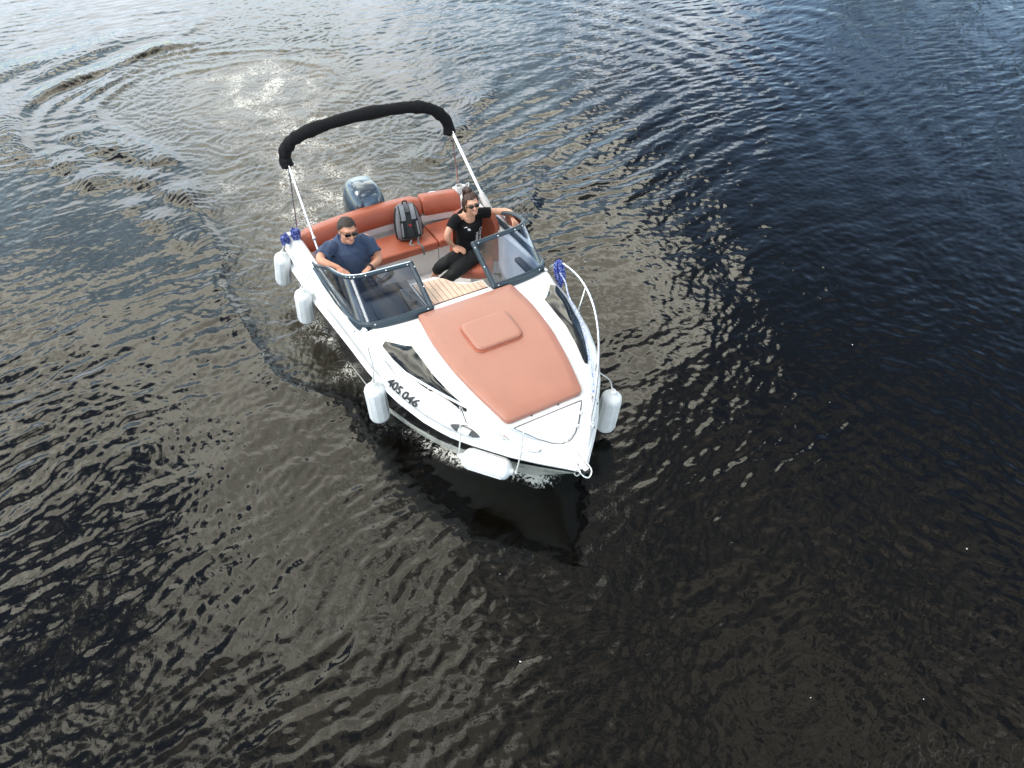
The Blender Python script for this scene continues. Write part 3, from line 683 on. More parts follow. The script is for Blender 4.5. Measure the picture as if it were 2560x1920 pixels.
# ------------------------------------------------------------------ backpack on the bench
def backpack():
    base = V(-1.675, .215, .625); t = thing('backpack', tuple(base), 'grey and black backpack leaning on the bench between the two people', 'backpack')
    ln = R(17); yw = R(-8)
    M = np.array(Matrix.Rotation(yw, 3, 'Z')@Matrix.Rotation(-ln, 3, 'Y'))
    W = lambda p: base+M@(np.array(p, float)*.92)
    mb = MB(); G = []
    zz = [0, .02, .06, .14, .24, .33, .40, .44, .458]; wd = [.13, .155, .168, .172, .165, .150, .128, .10, .05]; fr_ = [.07, .09, .10, .105, .10, .09, .075, .055, .03]
    for z, a, b in zip(zz, wd, fr_):
        G.append([W((b*math.copysign(abs(math.cos(q))**.6, math.cos(q)), a*math.copysign(abs(math.sin(q))**.6, math.sin(q)), z)) for q in np.linspace(0, 2*PI, 28, endpoint=False)])
    mb.grid(G, closev=True); mb.f.append(tuple(8*28+i for i in range(28))); mb.f.append(tuple(range(28))[::-1]); build('bag_body', mb, bpg, t, angle=70)
    def sheet(name, rows, mat, th=.012, off=.0):
        mb = MB(); mb.grid([[W(q) for q in r] for r in rows]); return build(name, mb, mat, t, solid=th, angle=60)
    fx = lambda z: tab(z, zz, fr_)
    # back panel (it faces forward), padded mesh
    sheet('back_panel', [[(fx(z)+.004, y*tab(z, zz, wd)/.17, z) for y in np.linspace(-.11, .11, 7)] for z in np.linspace(.03, .36, 8)], bpd, .014)
    sheet('panel_channel', [[(fx(z)+.020, y, z) for y in np.linspace(-.035, .035, 4)] for z in np.linspace(.05, .33, 6)], bpd, .010)
    for s in (-1, 1):
        sheet('shoulder_strap', [[(fx(z)+.022+.01*math.sin(PI*(z-.25)/.2), s*(.035+a*.055+.02*(.44-z)), z) for a in np.linspace(0, 1, 4)] for z in np.linspace(.27, .445, 7)], bpl, .014)
        sheet('strap_edge', [[(fx(z)+.018, s*(.03+a*.072+.02*(.44-z)), z) for a in np.linspace(0, 1, 4)] for z in np.linspace(.26, .447, 7)], bpk, .012)
        sheet('strap_webbing', [[(fx(z)+.026, s*(.085+a*.022+.05*(.24-z)), z) for a in (0, 1)] for z in np.linspace(.03, .24, 7)], bpl, .006)
        sheet('strap_padding', [[(fx(z)+.018, s*(.078+a*.038+.05*(.24-z)), z) for a in (0, 1)] for z in np.linspace(.02, .27, 7)], bpk, .006)
        sheet('side_piping', [[(fx(z)*.55, s*(tab(z, zz, wd)+.003), z), (fx(z)*.25, s*(tab(z, zz, wd)+.006), z)] for z in np.linspace(.03, .42, 10)], bpk, .006)
        mb = MB(); mb.box(W((fx(.06)+.034, s*.10, .055)), (.02, .03, .025), M); build('buckle', mb, bpk, t, bev=.004)
    mb = MB(); mb.tube([W((.03, -.03, .452)), W((.03, -.02, .485)), W((.03, .02, .485)), W((.03, .03, .452))], .009, 8, 14); build('haul_loop', mb, bpk, t)
    mb = MB(); mb.tube([W((.0, .165, .10)), W((.01, .205, .11)), W((.03, .21, .14)), W((.03, .19, .15))], .010, 6, 12); build('hip_fin', mb, bpg, t)
    mb = MB(); mb.grid([[W((fx(.2)+.032, -.012+y, .19+z)) for y in (0, .03)] for z in (0, .025)]); build('emblem', mb, red, t, solid=.004)
    # loose strap ends hanging over the seat
    a = W((.13, .085, .03)); pts = spline([a, (-1.52, .25, .632), (-1.455, .265, .632), (-1.428, .27, .60), (-1.425, .275, .52)], 16)
    mb = MB(); mb.grid([[q+V(0, -.012, 0), q+V(0, .012, 0)] for q in pts]); build('loose_strap', mb, bpg, t, solid=.004)
    mb = MB(); mb.ell(pts[-1]+V(.004, 0, -.012), (.006, .014, .014)); build('strap_end', mb, steel, t)
    pts = spline([W((.12, -.01, .01)), (-1.54, .16, .632), (-1.50, .20, .632)], 8)
    mb = MB(); mb.grid([[q+V(0, -.012, 0), q+V(0, .012, 0)] for q in pts]); build('loose_strap', mb, bpl, t, solid=.004)
backpack()

# ------------------------------------------------------------------ people
def rotm(yaw, pitch=0, roll=0): return np.array(Matrix.Rotation(yaw, 3, 'Z')@Matrix.Rotation(-pitch, 3, 'Y')@Matrix.Rotation(roll, 3, 'X'))
def head_parts(mb, c, M, k=1.0, jaw=1.0):
    W = lambda p: c+M@(np.array(p, float)*k)
    E = lambda p, r: mb.ell(W(p), np.array(r)*k, M, 20, 14)
    E((-.012, 0, .028), (.098, .077, .092)); E((.012, 0, -.035), (.075, .062*jaw, .075)); E((.055, 0, -.075), (.042, .038*jaw, .036)); E((.078, 0, -.095), (.02, .024*jaw, .016))
    E((.072, 0, .035), (.024, .058, .018)); E((.068, .036, -.022), (.028, .03, .026)); E((.068, -.036, -.022), (.028, .03, .026))
    mb.tube([W((.088, 0, .022)), W((.100, 0, .002)), W((.116, 0, -.022))], [.010*k, .012*k, .016*k], 10, round_=True)
    E((.096, .012, -.026), (.012, .010, .009)); E((.096, -.012, -.026), (.012, .010, .009)); E((.084, 0, -.058), (.014, .026, .010))
    for s in (-1, 1): E((-.006, s*.078, -.002), (.020, .010, .032))
    return W
def hair_shell(name, c, M, k, fn, mat, parent, r=(.108, .088, .104), off=(-.014, 0, .03), th=.008, dsp=.004):
    mb = MB(); q = MB(); q.ell((0, 0, 0), r, None, 40, 30); P = np.array(q.v)+np.array(off)
    keep = [f for f in q.f if all(fn(P[i]) for i in f)]
    W = (M@(P*k).T).T+c; mb.add(W, keep)
    return build(name, mb, mat, parent, solid=-th, angle=80, disp=lambda p: dsp*np.sin((p@M[:, 1])*260+3*np.sin((p@M[:, 0])*50))+dsp*.6*np.sin((p@M[:, 2])*80+(p@M[:, 1])*90))
def glasses(c, M, k, parent, w_=.034, h_=.019, rnd=.5):
    W = lambda p: c+M@(np.array(p, float)*k); mb = MB()
    for s in (-1, 1):
        G = []
        for rr_, dx in ((1, -.004), (1, .004), (.6, .007), (.02, .008)):
            G.append([W((.108+dx-.012*(abs(.034+s*0)*0)-.35*max(0, abs(s*.034+w_*rr_*math.cos(a))-.03)**1.0*.5, s*.035+w_*rr_*math.copysign(abs(math.cos(a))**rnd, math.cos(a)), .012+h_*rr_*math.copysign(abs(math.sin(a))**rnd, math.sin(a)))) for a in np.linspace(0, 2*PI, 20, endpoint=False)])
        mb.grid(G, closev=True)
        mb.tube([W((.098, s*.068, .018)), W((.05, s*.083, .018)), W((-.01, s*.086, .012))], .0045*k, 6)
    mb.tube([W((.112, -.012, .018)), W((.116, 0, .02)), W((.112, .012, .018))], .0045*k, 6)
    return build('sunglasses', mb, lensm, parent)
def hand(mb, wr, d, up, side, curl=.5, L=.18, spread=.12, thumb=1.0):
    d = V(*d)/np.linalg.norm(d); up = V(*up); up = up-d*(up@d); up /= np.linalg.norm(up); lat = np.cross(d, up)*side
    M = np.stack([d, lat, up], 1); W = lambda p: V(*wr)+M@np.array(p, float)
    mb.ell(W((.045, 0, 0)), (.052, .038, .016), M); mb.tube([W((-.01, 0, 0)), W((.05, 0, 0))], [.022, .024], 10, round_=True)
    for i, (y, l) in enumerate(((.029, .070), (.010, .080), (-.010, .075), (-.028, .060))):
        a = W((.078, y, 0)); pts = [W((.05, y*.9, 0)), a]; ang = curl*.35; px, pz = .078, 0.0; yy = y
        for sgl in (.42, .32, .26):
            px += l*sgl*math.cos(ang); pz -= l*sgl*math.sin(ang); yy += spread*(y/.03)*l*sgl*.3; pts.append(W((px, yy, pz))); ang += curl*.95
        mb.tube(pts, [.0105, .0105, .0095, .0085, .0075], 8, round_=True)
    mb.tube([W((.012, .024, -.004)), W((.045, .048*thumb, -.012-.01*curl)), W((.075, .052*thumb-.012*curl, -.022*curl-.01))], [.014, .0115, .009], 8, round_=True)
def fold(amp, f): return lambda p: amp*np.sin(f*(p[:, 0]*.8+p[:, 1]*1.3+p[:, 2]*.6)+2.2*np.sin(p[:, 2]*17+p[:, 1]*9))*(.5+.5*np.sin(p[:, 1]*23+p[:, 2]*13+p[:, 0]*11))

# man at the helm
man = thing('person', (-1.06, -.70, .60), 'man in a blue t-shirt and dark sunglasses sitting at the steering wheel', 'person', 'people aboard the motorboat')
hc = V(-1.0, -.705, 1.385); hM = rotm(R(2), R(-2), R(-5)); K = 1.03
shR, shL, elR, elL = V(-1.09, -.925, 1.185), V(-1.09, -.50, 1.175), V(-.86, -1.065, 1.235), V(-.905, -.452, 1.03)
wrR, wrL = V(-.685, -.945, 1.195), V(-.69, -.635, 1.085)
mb = MB(); head_parts(mb, hc, hM, K, 1.12)
mb.tube([hc+V(-.02, 0, -.05), hc+V(-.05, 0, -.13), V(-1.09, -.71, 1.18)], [.062, .064, .08], 14, round_=True)
mb.tube([V(-1.07, -.71, 1.2), V(-1.10, -.71, 1.0), V(-1.10, -.70, .72)], [.065, .11, .12], 16, round_=True)
mb.tube([shR, elR, wrR], [.052, .044, .029], 12, 14, round_=True); mb.tube([shL, elL, wrL], [.052, .044, .029], 12, 14, round_=True)
mb.tube([shR+V(0, 0, -.03), shL+V(0, 0, -.03)], .045, 10, round_=True)
for s in (-1, 1):
    mb.tube([V(-1.08, -.70+s*.09, .68), V(-.66, -.70+s*.12, .64), V(-.62, -.70+s*.11, .27)], [.075, .055, .042], 12, 14, round_=True)
hand(mb, wrR, (.10, .055, -.03), (0, .15, 1), 1, .25); hand(mb, wrL, (.08, -.085, .02), (-.3, 0, 1), 1, 1.15)
build('body', mb, skinm, man, remesh=.0055, sm=3)
mb = MB(); tor = []
for z, x, a, b in ((.70, -1.10, .17, .20), (.80, -1.07, .19, .225), (.92, -1.06, .185, .225), (1.04, -1.07, .165, .225), (1.14, -1.085, .14, .215), (1.205, -1.09, .115, .18), (1.24, -1.085, .092, .125), (1.258, -1.08, .078, .088)):
    tor.append([(x+a*math.cos(t), -.71+b*math.sin(t), z+.030*math.cos(t)*(-1 if z > 1.19 else 0)) for t in np.linspace(0, 2*PI, 24, endpoint=False)])
mb.grid(tor, closev=True); mb.f.append(tuple(range(24))[::-1]); mb.f.append(tuple(7*24+i for i in range(24)))
mb.tube([shR+V(.0, .07, .0), shR+(elR-shR)*.25, shR+(elR-shR)*.72], [.083, .077, .074], 14, round_=False); mb.tube([shL+V(.0, -.07, .0), shL+(elL-shL)*.25, shL+(elL-shL)*.78], [.083, .077, .074], 14)
build('t_shirt', mb, shirtb, man, remesh=.008, sm=5, disp=fold(.007, 42))
mb = MB(); mb.tube([V(-1.075+.082*math.cos(t), -.71+.088*math.sin(t), 1.258-.034*math.cos(t)) for t in np.linspace(0, 2*PI, 24, endpoint=False)], .009, 8, closed=True); build('collar', mb, shirtb, man)
mb = MB()
mb.ell((-1.09, -.70, .68), (.17, .20, .10))
for s in (-1, 1): mb.tube([V(-1.08, -.70+s*.09, .68), V(-.66, -.70+s*.12, .64), V(-.62, -.70+s*.11, .27)], [.095, .072, .06], 14, 14, round_=True)
build('trousers', mb, trous, man, remesh=.012, sm=3)
hair_shell('hair', hc, hM, K, lambda p: (p[2] > .078-.25*max(0, .02-p[0])*0 and p[0] > .03) or (p[0] <= .045 and p[2] > .045-.9*max(0, .035-p[0])) , hairm, man)
glasses(hc, hM, K, man, .032, .018, .55)
mb = MB(); mb.ell(hc+hM@V(.094, 0, -.058)*K, (.006, .024, .004), hM); build('mouth', mb, lipm, man)
mb = MB(); d_ = (wrL-elL)/np.linalg.norm(wrL-elL); u_ = np.cross(d_, V(0, 0, 1)); u_ /= np.linalg.norm(u_); v_ = np.cross(d_, u_)
mb.tube([wrL-d_*.015+.035*(math.cos(t)*u_+math.sin(t)*v_) for t in np.linspace(0, 2*PI, 20, endpoint=False)], .010, 8, closed=True); mb.ell(wrL-d_*.015+v_*.035*(-1 if v_[2] < 0 else 1), (.017, .017, .008)); build('wristwatch', mb, rubb, man)

# woman in the passenger seat
wom = thing('person', (-1.02, .70, .60), 'smiling woman in black t-shirt, black leggings and sunglasses in the passenger seat', 'person', 'people aboard the motorboat')
hc = V(-.93, .685, 1.335); hM = rotm(R(-14), R(4), R(9)); K = .94
shR, shL, elR, elL = V(-1.05, .525, 1.125), V(-1.06, .835, 1.105), V(-1.0, .395, .975), V(-.925, 1.105, 1.11)
wrR, wrL = V(-1.0, .465, .815), V(-.715, 1.075, 1.165)
hip = V(-1.04, .70, .66)
mb = MB(); head_parts(mb, hc, hM, K, .92)
mb.tube([hc+V(-.02, 0, -.05), hc+V(-.05, 0, -.12), V(-1.04, .68, 1.13)], [.048, .047, .065], 14, round_=True)
mb.tube([V(-1.04, .685, 1.13), V(-1.05, .69, .95), hip], [.075, .075, .09], 16, round_=True); mb.tube([shR, shL], .040, 10, round_=True)
mb.tube([shR, elR, wrR], [.042, .035, .023], 12, 14, round_=True); mb.tube([shL, elL, wrL], [.042, .036, .023], 12, 14, round_=True)
knR, anR, knL, anL = V(-.93, .275, .665), V(-1.19, .26, .315), V(-.79, .32, .60), V(-1.06, .20, .30)
mb.tube([hip+V(.02, -.03, 0), knR, anR], [.075, .052, .034], 12, 16, round_=True); mb.tube([hip+V(.08, .02, 0), knL, anL], [.075, .052, .034], 12, 16, round_=True)
mb.tube([anR, V(-1.24, .13, .26)], [.034, .028], 10, round_=True); mb.tube([anL, V(-1.15, .08, .25)], [.034, .028], 10, round_=True)
hand(mb, wrR, (.075, .065, -.02), (.2, -.1, .9), 1, .3, spread=.1); hand(mb, wrL, (.08, -.02, -.035), (.3, .1, 1), -1, .75)
build('body', mb, skinf, wom, remesh=.005, sm=3)
mb = MB(); tor = []
for z, x, a, b in ((.66, -1.05, .150, .178), (.76, -1.055, .135, .160), (.86, -1.055, .122, .145), (.97, -1.05, .135, .155), (1.05, -1.05, .125, .16), (1.11, -1.06, .09, .15), (1.145, -1.065, .06, .10)):
    tor.append([(x+a*math.cos(t), .69+b*math.sin(t), z-.045*math.cos(t)*(1 if z > 1.1 else 0)) for t in np.linspace(0, 2*PI, 24, endpoint=False)])
mb.grid(tor, closev=True); mb.f.append(tuple(range(24))[::-1]); mb.f.append(tuple(6*24+i for i in range(24)))
mb.tube([shR+V(0, .05, 0), shR+(elR-shR)*.2, shR+(elR-shR)*.55], [.066, .062, .057], 14); mb.tube([shL+V(0, -.05, 0), shL+(elL-shL)*.2, shL+(elL-shL)*.42], [.066, .062, .060], 14)
tee = build('t_shirt', mb, shirtk, wom, remesh=.007, sm=4, disp=fold(.004, 45))
mb = MB()
for a_, k_, n_, cut in ((hip+V(.02, -.03, 0), knR, anR, 21), (hip+V(.08, .02, 0), knL, anL, 23)):
    q_ = spline([a_, k_, n_], 31)[:cut]; mb.tube(q_, np.interp(np.arange(cut), [0, 8, 15, 24], [.105, .088, .070, .056]), 14)
mb.ell(hip, (.14, .17, .10))
build('leggings', mb, pantk, wom, remesh=.008, sm=4, disp=fold(.003, 50))
hair_shell('hair', hc, hM, K, lambda p: (p[2] > .082 and p[0] > .03) or (p[0] <= .05 and p[2] > .04-1.3*max(0, .045-p[0])), hairf, wom, th=.010)
mb = MB(); hw = lambda p: hc+hM@(np.array(p, float)*K)
mb.ell(hw((-.06, -.005, .135)), (.042, .042, .034), hM)
for i in range(12):
    a = i*.53; mb.tube([hw((-.05, 0, .125)), hw((-.08+.03*math.cos(a), .03*math.sin(a)-.02, .15)), hw((-.11+.02*math.cos(a), -.03+.03*math.sin(a), .10)), hw((-.12, -.05+.03*math.sin(a), .02))], [.012, .014, .012, .005], 6, 12)
for i in range(9):
    a = i*.7; mb.tube([hw((-.03-.01*i, -.083, .03)), hw((-.035-.008*i, -.098+.008*math.sin(a), -.03)), hw((-.03-.008*i, -.095-.012*math.cos(a), -.075)), hw((-.04-.006*i, -.10+.01*math.sin(a), -.115))], [.010, .011, .009, .004], 6, 12)
build('ponytail', mb, hairf, wom)
mb = MB(); mb.tube([hw((-.05+.03*math.cos(t), .028*math.sin(t), .122+.01*math.sin(2*t))) for t in np.linspace(0, 2*PI, 16, endpoint=False)], .012, 8, closed=True); build('hair_tie', mb, canvas, wom)
glasses(hc, hM, K, wom, .030, .023, .85)
mb = MB(); mb.grid([[hw((.092-.018*abs(q)**1.8, .024*q, -.053+.010*q*q-.008*v*(1-q*q))) for q in np.linspace(-1, 1, 11)] for v in (0, .5, 1)]); build('teeth', mb, teeth, wom, solid=.003)
mb = MB(); mb.tube([hw((.094-.018*abs(q)**1.8, .028*q, -.051+.010*q*q)) for q in np.linspace(-1, 1, 11)], .0035, 6); mb.tube([hw((.094-.018*abs(q)**1.8, .028*q, -.065+.024*q*q)) for q in np.linspace(-1, 1, 11)], .0045, 6); build('lips', mb, lipm, wom)
for nm, an_, to in (('shoe', anR, V(-1.275, .115, .275)), ('shoe', anL, V(-1.19, .03, .27))):
    mb = MB(); d_ = to-an_; mb.tube([an_-d_*.25+V(0, 0, -.045), an_+d_*.2+V(0, 0, -.03), an_+d_*.7+V(0, 0, -.005), to+V(0, 0, -.01)], [.038, .043, .044, .040], 14, 12, round_=True); build(nm, mb, shoe, wom)
mb = MB(); d_ = (wrL-elL)/np.linalg.norm(wrL-elL); u_ = np.cross(d_, V(0, 0, 1)); u_ /= np.linalg.norm(u_); v_ = np.cross(d_, u_)
for k in (.0, .016, .034): mb.tube([wrL-d_*(.012+k)+(.027+.12*k)*(math.cos(t)*u_+math.sin(t)*v_) for t in np.linspace(0, 2*PI, 18, endpoint=False)], .0045, 6, closed=True)
build('bracelets', mb, gold, wom)
mb = MB(); mb.ell(hw((.0, -.088, -.045)), (.006, .008, .016)); build('earring', mb, gold, wom)
def on_shirt(c, ex, ey):
    ex, ey = V(*ex), V(*ey); ex /= np.linalg.norm(ex); ey /= np.linalg.norm(ey); n = np.cross(ex, ey); dg = bpy.context.evaluated_depsgraph_get(); org = V(*wom.location)
    def f(u, v):
        p = V(*c)+ex*u+ey*v; hit = tee.ray_cast(Vector(p-org+n*.25), Vector(-n))
        return (np.array(hit[1])+org+n*.004) if hit[0] else p
    return f
text_patch('shirt_print', 'Charter P', .052, whitep, on_shirt((-.93, .765, 1.00), (.15, -.05, -1), (.25, 1, .0)), wom, bold=.0008)
text_patch('shirt_print', 'Hiddo', .048, whitep, on_shirt((-.93, .715, .965), (.15, -.05, -1), (.25, 1, .0)), wom, bold=.0008)
mb = MB(); f = on_shirt((-.93, .62, 1.02), (-.15, 1, 0), (.1, 0, 1))
mb.grid([[f(.0+.03*u*(1-.3*v), -.012+.026*v) for u in np.linspace(0, 1, 5)] for v in np.linspace(0, 1, 5)]); mb.grid([[f(-.03+.03*u, .018+.008*u+.006*v) for u in np.linspace(0, 1, 5)] for v in (0, 1)])
build('shirt_logo', mb, whitep, wom)

# ------------------------------------------------------------------ river
fw = V(math.cos(YAW), math.sin(YAW)); rt = V(math.sin(YAW), -math.cos(YAW))
us = [.7]
while us[-1] < 23.5: us.append(us[-1]+.012+.0016*us[-1])
us = np.array(us); NV = 900; sv = np.linspace(-1, 1, NV)
U, SV = np.meshgrid(us, sv, indexing='ij'); HW = 3.3+.62*U; VV = SV*HW
X = CAM[0]+U*fw[0]+VV*rt[0]; Y = CAM[1]+U*fw[1]+VV*rt[1]
def waves(X, Y, n, lam0, lam1, ang, spread, slope, seed, warp=.0, wf=1.0, sharp=False):
    r = np.random.RandomState(seed); h = np.zeros_like(X)
    if warp:
        X, Y = X+warp*(np.sin(wf*(1.3*Y+.7*X)+r.rand()*6)+.6*np.sin(wf*(2.9*X-1.1*Y)+r.rand()*6)), Y+warp*(np.sin(wf*(1.7*X-.5*Y)+r.rand()*6)+.6*np.sin(wf*(2.3*Y+1.9*X)+r.rand()*6))
    lam = np.exp(r.uniform(math.log(lam0), math.log(lam1), n)); a = ang+spread*r.randn(n) if spread < 9 else r.rand(n)*2*PI
    for i in range(n):
        k = 2*PI/lam[i]; ph = k*(math.cos(a[i])*X+math.sin(a[i])*Y)+r.rand()*6.28
        s_ = slope*math.sqrt(2/n)/k
        h += s_*((1-2*np.abs(np.sin(ph*.5)))*.9 if sharp else np.sin(ph))
    return h
def pdist(X, Y, P):
    P = np.array(P, float)[:, :2]; D = np.full(X.shape, 1e9); T = np.zeros_like(X); SG = np.zeros_like(X); Ln = len(P)-1
    for i in range(Ln):
        a, b = P[i], P[i+1]; d = b-a; L2 = d@d; t = np.clip(((X-a[0])*d[0]+(Y-a[1])*d[1])/L2, 0, 1)
        ex, ey = X-a[0]-t*d[0], Y-a[1]-t*d[1]; q = ex*ex+ey*ey; m = q < D; D[m] = q[m]; T[m] = ((i+t)/Ln)[m]; SG[m] = np.sign(d[0]*ey-d[1]*ex)[m]
    return np.sqrt(D), T, SG
def inpoly(X, Y, P):
    c = np.zeros(X.shape, bool); n = len(P)
    for i in range(n):
        (x0, y0), (x1, y1) = P[i], P[(i+1) % n]
        m = (y0 > Y) != (y1 > Y); c ^= m & (X < (x1-x0)*(Y-y0)/(y1-y0+1e-12)+x0)
    return c
patch = .5+.5*np.sin(.9*X+1.3*np.sin(.6*Y))*np.sin(.8*Y+1.1*np.sin(.5*X+1)+2)
wR = sstep(VV, .5, 5.5)*sstep(-U, -13, -4)
hL = waves(X, Y, 30, .10, .33, R(5), .50, .066, 11, .10, 1.1)
hR = waves(X, Y, 30, .08, .24, R(112), .50, .055, 12, .10, 1.3)
hF = waves(X, Y, 18, .06, .14, 0, 10, .030, 13, .05, 3)
hB = waves(X, Y, 10, .45, 1.4, R(30), .7, .020, 14, .15, .6)
rip = (hL*(1-.65*wR)+hR*(.25+.75*wR))*(.42+.85*patch)+hF*(.5+.8*(1-patch))+hB
# turbulent wash astern
WL = [(.9, -.80), (.3, -1.05), (-.08, -1.22), (-.48, -1.6), (-.8, -1.79), (-1.4, -1.85), (-2.15, -1.88), (-2.91, -1.9), (-3.5, -1.69), (-4.38, -1.73), (-5.2, -1.75), (-6.05, -1.58)]
INN = [(-6.05, -1.58), (-7.0, -1.95), (-7.82, -2.26), (-8.9, -2.53), (-9.3, -2.5), (-10.32, -2.02), (-10.9, -1.5), (-11.6, -.6), (-13.0, .6)]
OUT_ = [(-7.26, -3.73), (-8.13, -3.5), (-9.5, -3.16), (-10.75, -2.47), (-11.1, -1.8), (-11.35, -.9), (-11.5, .08), (-12.2, 1.2)]
RT = [(-14.5, 4.2), (-11.5, 3.1), (-9.6, 2.5), (-8.51, 2.25), (-6.65, 2.33), (-5.01, 2.27), (-3.9, 1.85), (-2.6, 1.35), (-2.05, 1.1)]
poly = WL+INN[1:]+[(-17, 1.5), (-17, 4)]+RT+[(-2.0, -.9), (.3, -.85)]
ins = inpoly(X, Y, poly); dW, _, _ = pdist(X, Y, WL+INN[1:]); dRr, _, _ = pdist(X, Y, RT)
de = np.minimum(dW, dRr); tm = np.where(ins, sstep(de, -.05, .35), 0.0)
ht = waves(X, Y, 34, .09, .42, 0, 10, .13, 21, .28, 2.6, True)+waves(X, Y, 40, .055, .15, 0, 10, .20, 22, .16, 5.5, True)+waves(X, Y, 24, .05, .11, 0, 10, .10, 23, .10, 9)
cxs, cys = -8.6, .85; rr_ = np.hypot((X-cxs)*.9, (Y-cys)*1.0); th_ = np.arctan2(Y-cys, X-cxs)
sw_ = .007*np.sin(rr_*9+1.5*np.sin(th_*2)+2*patch)*np.exp(-((rr_-1.25)/.8)**2)
glass = np.exp(-((np.hypot(X+7.6, Y+.9)-3.4)/1.3)**2)*(Y < 1.5)
Hh = rip*(1-.7*tm)*(1-.45*glass)+ht*tm*(.7+.5*patch)+sw_*(.3+.7*tm)
def crest(P, h, w0, asym=.35, t0=.12, t1=.88, rough=.0):
    global Hh
    d, t, sg = pdist(X, Y, spline([(*p, 0) for p in P], 28)); env = sstep(t, 0, t0)*sstep(-t, -1, -t1)*(.75+.25*np.sin(t*19+h*900))
    ww = w0*(1+asym*sg); Hh = Hh+h*env*np.exp(-(d/ww)**2)*(.75+.25*feather)
feather = 1+.55*np.sin(X*31+9*np.sin(Y*6))*np.sin(Y*23+7*np.sin(X*5))
crest(WL[2:], .020, .11, .4); crest(INN, .022, .13, .3, .05, .9); crest(OUT_, .015, .20, -.5, .25, .8)
crest([(-7.71, -3.52), (-6.93, -3.15), (-5.64, -2.69)], .062, .30, .3, .3, .7)
crest([(-8.3, -3.0), (-7.85, -2.89), (-6.79, -2.25), (-6.14, -1.63)], .06, .26, .4, .3, .8)
crest([(-6.6, -2.65), (-5.44, -1.98), (-4.3, -1.41)], .052, .25, .4, .3, .75)
crest([(-5.6, -2.6), (-4.7, -2.3), (-3.4, -1.9)], .04, .22, .3, .3, .7)
crest([(-4.2, 1.45), (-5.12, 2.51), (-5.93, 3.37), (-7.6, 4.9)], .05, .26, .4, .1, .6)
crest([(-1.9, 1.5), (-2.25, 2.2), (-2.85, 2.55), (-3.6, 3.3)], .04, .22, .4, .2, .6)
for rad_, hh_, w0_, a0, a1, ph_ in ((3.35, .075, .20, 165, 292, .25), (2.8, .038, .11, 150, 275, .4), (4.0, .05, .34, 172, 290, .3), (2.3, .034, .10, 160, 320, .4), (2.55, .022, .08, 120, 250, .4), (3.05, .02, .09, 190, 290, .4), (1.95, .022, .09, 60, 250, .4), (1.75, .018, .10, 20, 170, .5), (1.35, .016, .09, -60, 120, .5), (4.8, .055, .36, 180, 280, .4)):
    an_ = np.radians(np.linspace(a0, a1, 16)); wob = 1+.05*np.sin(3*an_+rad_*4)+.025*np.sin(7*an_+rad_)
    crest([(-8.0+rad_*wob[i]*math.cos(an_[i]), -.3+rad_*wob[i]*math.sin(an_[i])) for i in range(16)], hh_, w0_, -.35, ph_, 1-ph_)
# diverging train to port and old arcs beyond
e = np.exp(-((X+3.6)/2.6)**2-((Y-4.2)/2.3)**2); ph = (X*.915+Y*.40)*2*PI/.52+1.2*np.sin(Y*.7); Hh += .010*e*np.sin(ph)
dc = np.hypot(X+5.2, Y-2.0); Hh += .0035*np.sin(dc*2*PI/.62+1.6*np.sin(5*np.arctan2(Y-2, X+5.2)+.7*dc)+patch*2)*np.exp(-((dc-6.5)/2.6)**2)*sstep(Y, 3, 6)
de2 = np.hypot(X+6.1, (Y-11.1)); Hh += .006*np.sin(de2*8+2*patch)*np.exp(-((de2-.9)/.5)**2)
# hull depression and bow wave
wlx = np.linspace(-2.05, 1.75, 40); WLs = [(x, -float(ywl(x))) for x in wlx]; WLp = [(x, float(ywl(x))) for x in wlx]
d1, t1, _ = pdist(X, Y, WLs); d2, t2, _ = pdist(X, Y, WLp); dh = np.minimum(d1, d2); thl = np.where(d1 < d2, t1, t2)
inside = inpoly(X, Y, WLs+WLp[::-1])
Hh += np.where(inside, 0, .05*np.exp(-((dh-.06)/.10)**2)*sstep(thl, .55, .9)); Hh += np.where(inside, 0, waves(X, Y, 22, .05, .15, 0, 10, .30, 31, .05, 9)*np.exp(-(dh/.16)**2)*sstep(thl, .1, .6))
Hh = np.where(inside & (dh > .05), -.12, Hh)
calm = np.exp(-((X-2.2)/1.0)**2-((Y+.35)/1.0)**2); Hh = np.where(inside, Hh, Hh*(1-.72*calm))
fade = sstep(1-np.abs(SV), 0, .07)*sstep(U, .7, 1.3)*sstep(-U, -23.4, -21.5); Hh *= fade
# foam and aerated water
wash = np.exp(-(np.hypot(X+2.75, (Y+.05)*.9)/.55)**2); sc_ = np.exp(-(np.hypot((X+9.0)*.9, (Y-.15)*.8)/.55)**2); sc2 = np.exp(-(np.hypot(X+8.5, (Y-1.0)*.75)/1.2)**2)
_, tt, _ = pdist(X, Y, [(-2.2, 0), (-5, .3), (-9, .6), (-13, 2.5)]); dt_, _, _ = pdist(X, Y, [(-2.2, -.05), (-4, .0), (-6.5, .1), (-9, .3)])
trail = tm*np.exp(-(dt_/1.1)**2)
foam = np.clip(.60*wash+.06*sc_+.07*sc2*tm+.27*trail+.12*tm+np.where(inside, 0, (.46*np.exp(-((dh-.09)/.10)**2)*sstep(thl, .62, .9)+.24*np.exp(-(dh/.14)**2)*sstep(thl, .05, .3)*(d1 < d2))), 0, 1)*fade
dWL, tWL, _ = pdist(X, Y, WL); side_w = (np.where(ins, np.exp(-(dWL/.16)**2), np.exp(-(dWL/.05)**2))*sstep(tWL, .1, .3)*sstep(-tWL, -1, -.7)*.36+np.exp(-(np.hypot(X+8., Y+.3)-2.8)**2/.012)*.20*(X < -8)*(Y < .5))*fade; foam = np.clip(foam+side_w*.6, 0, 1)
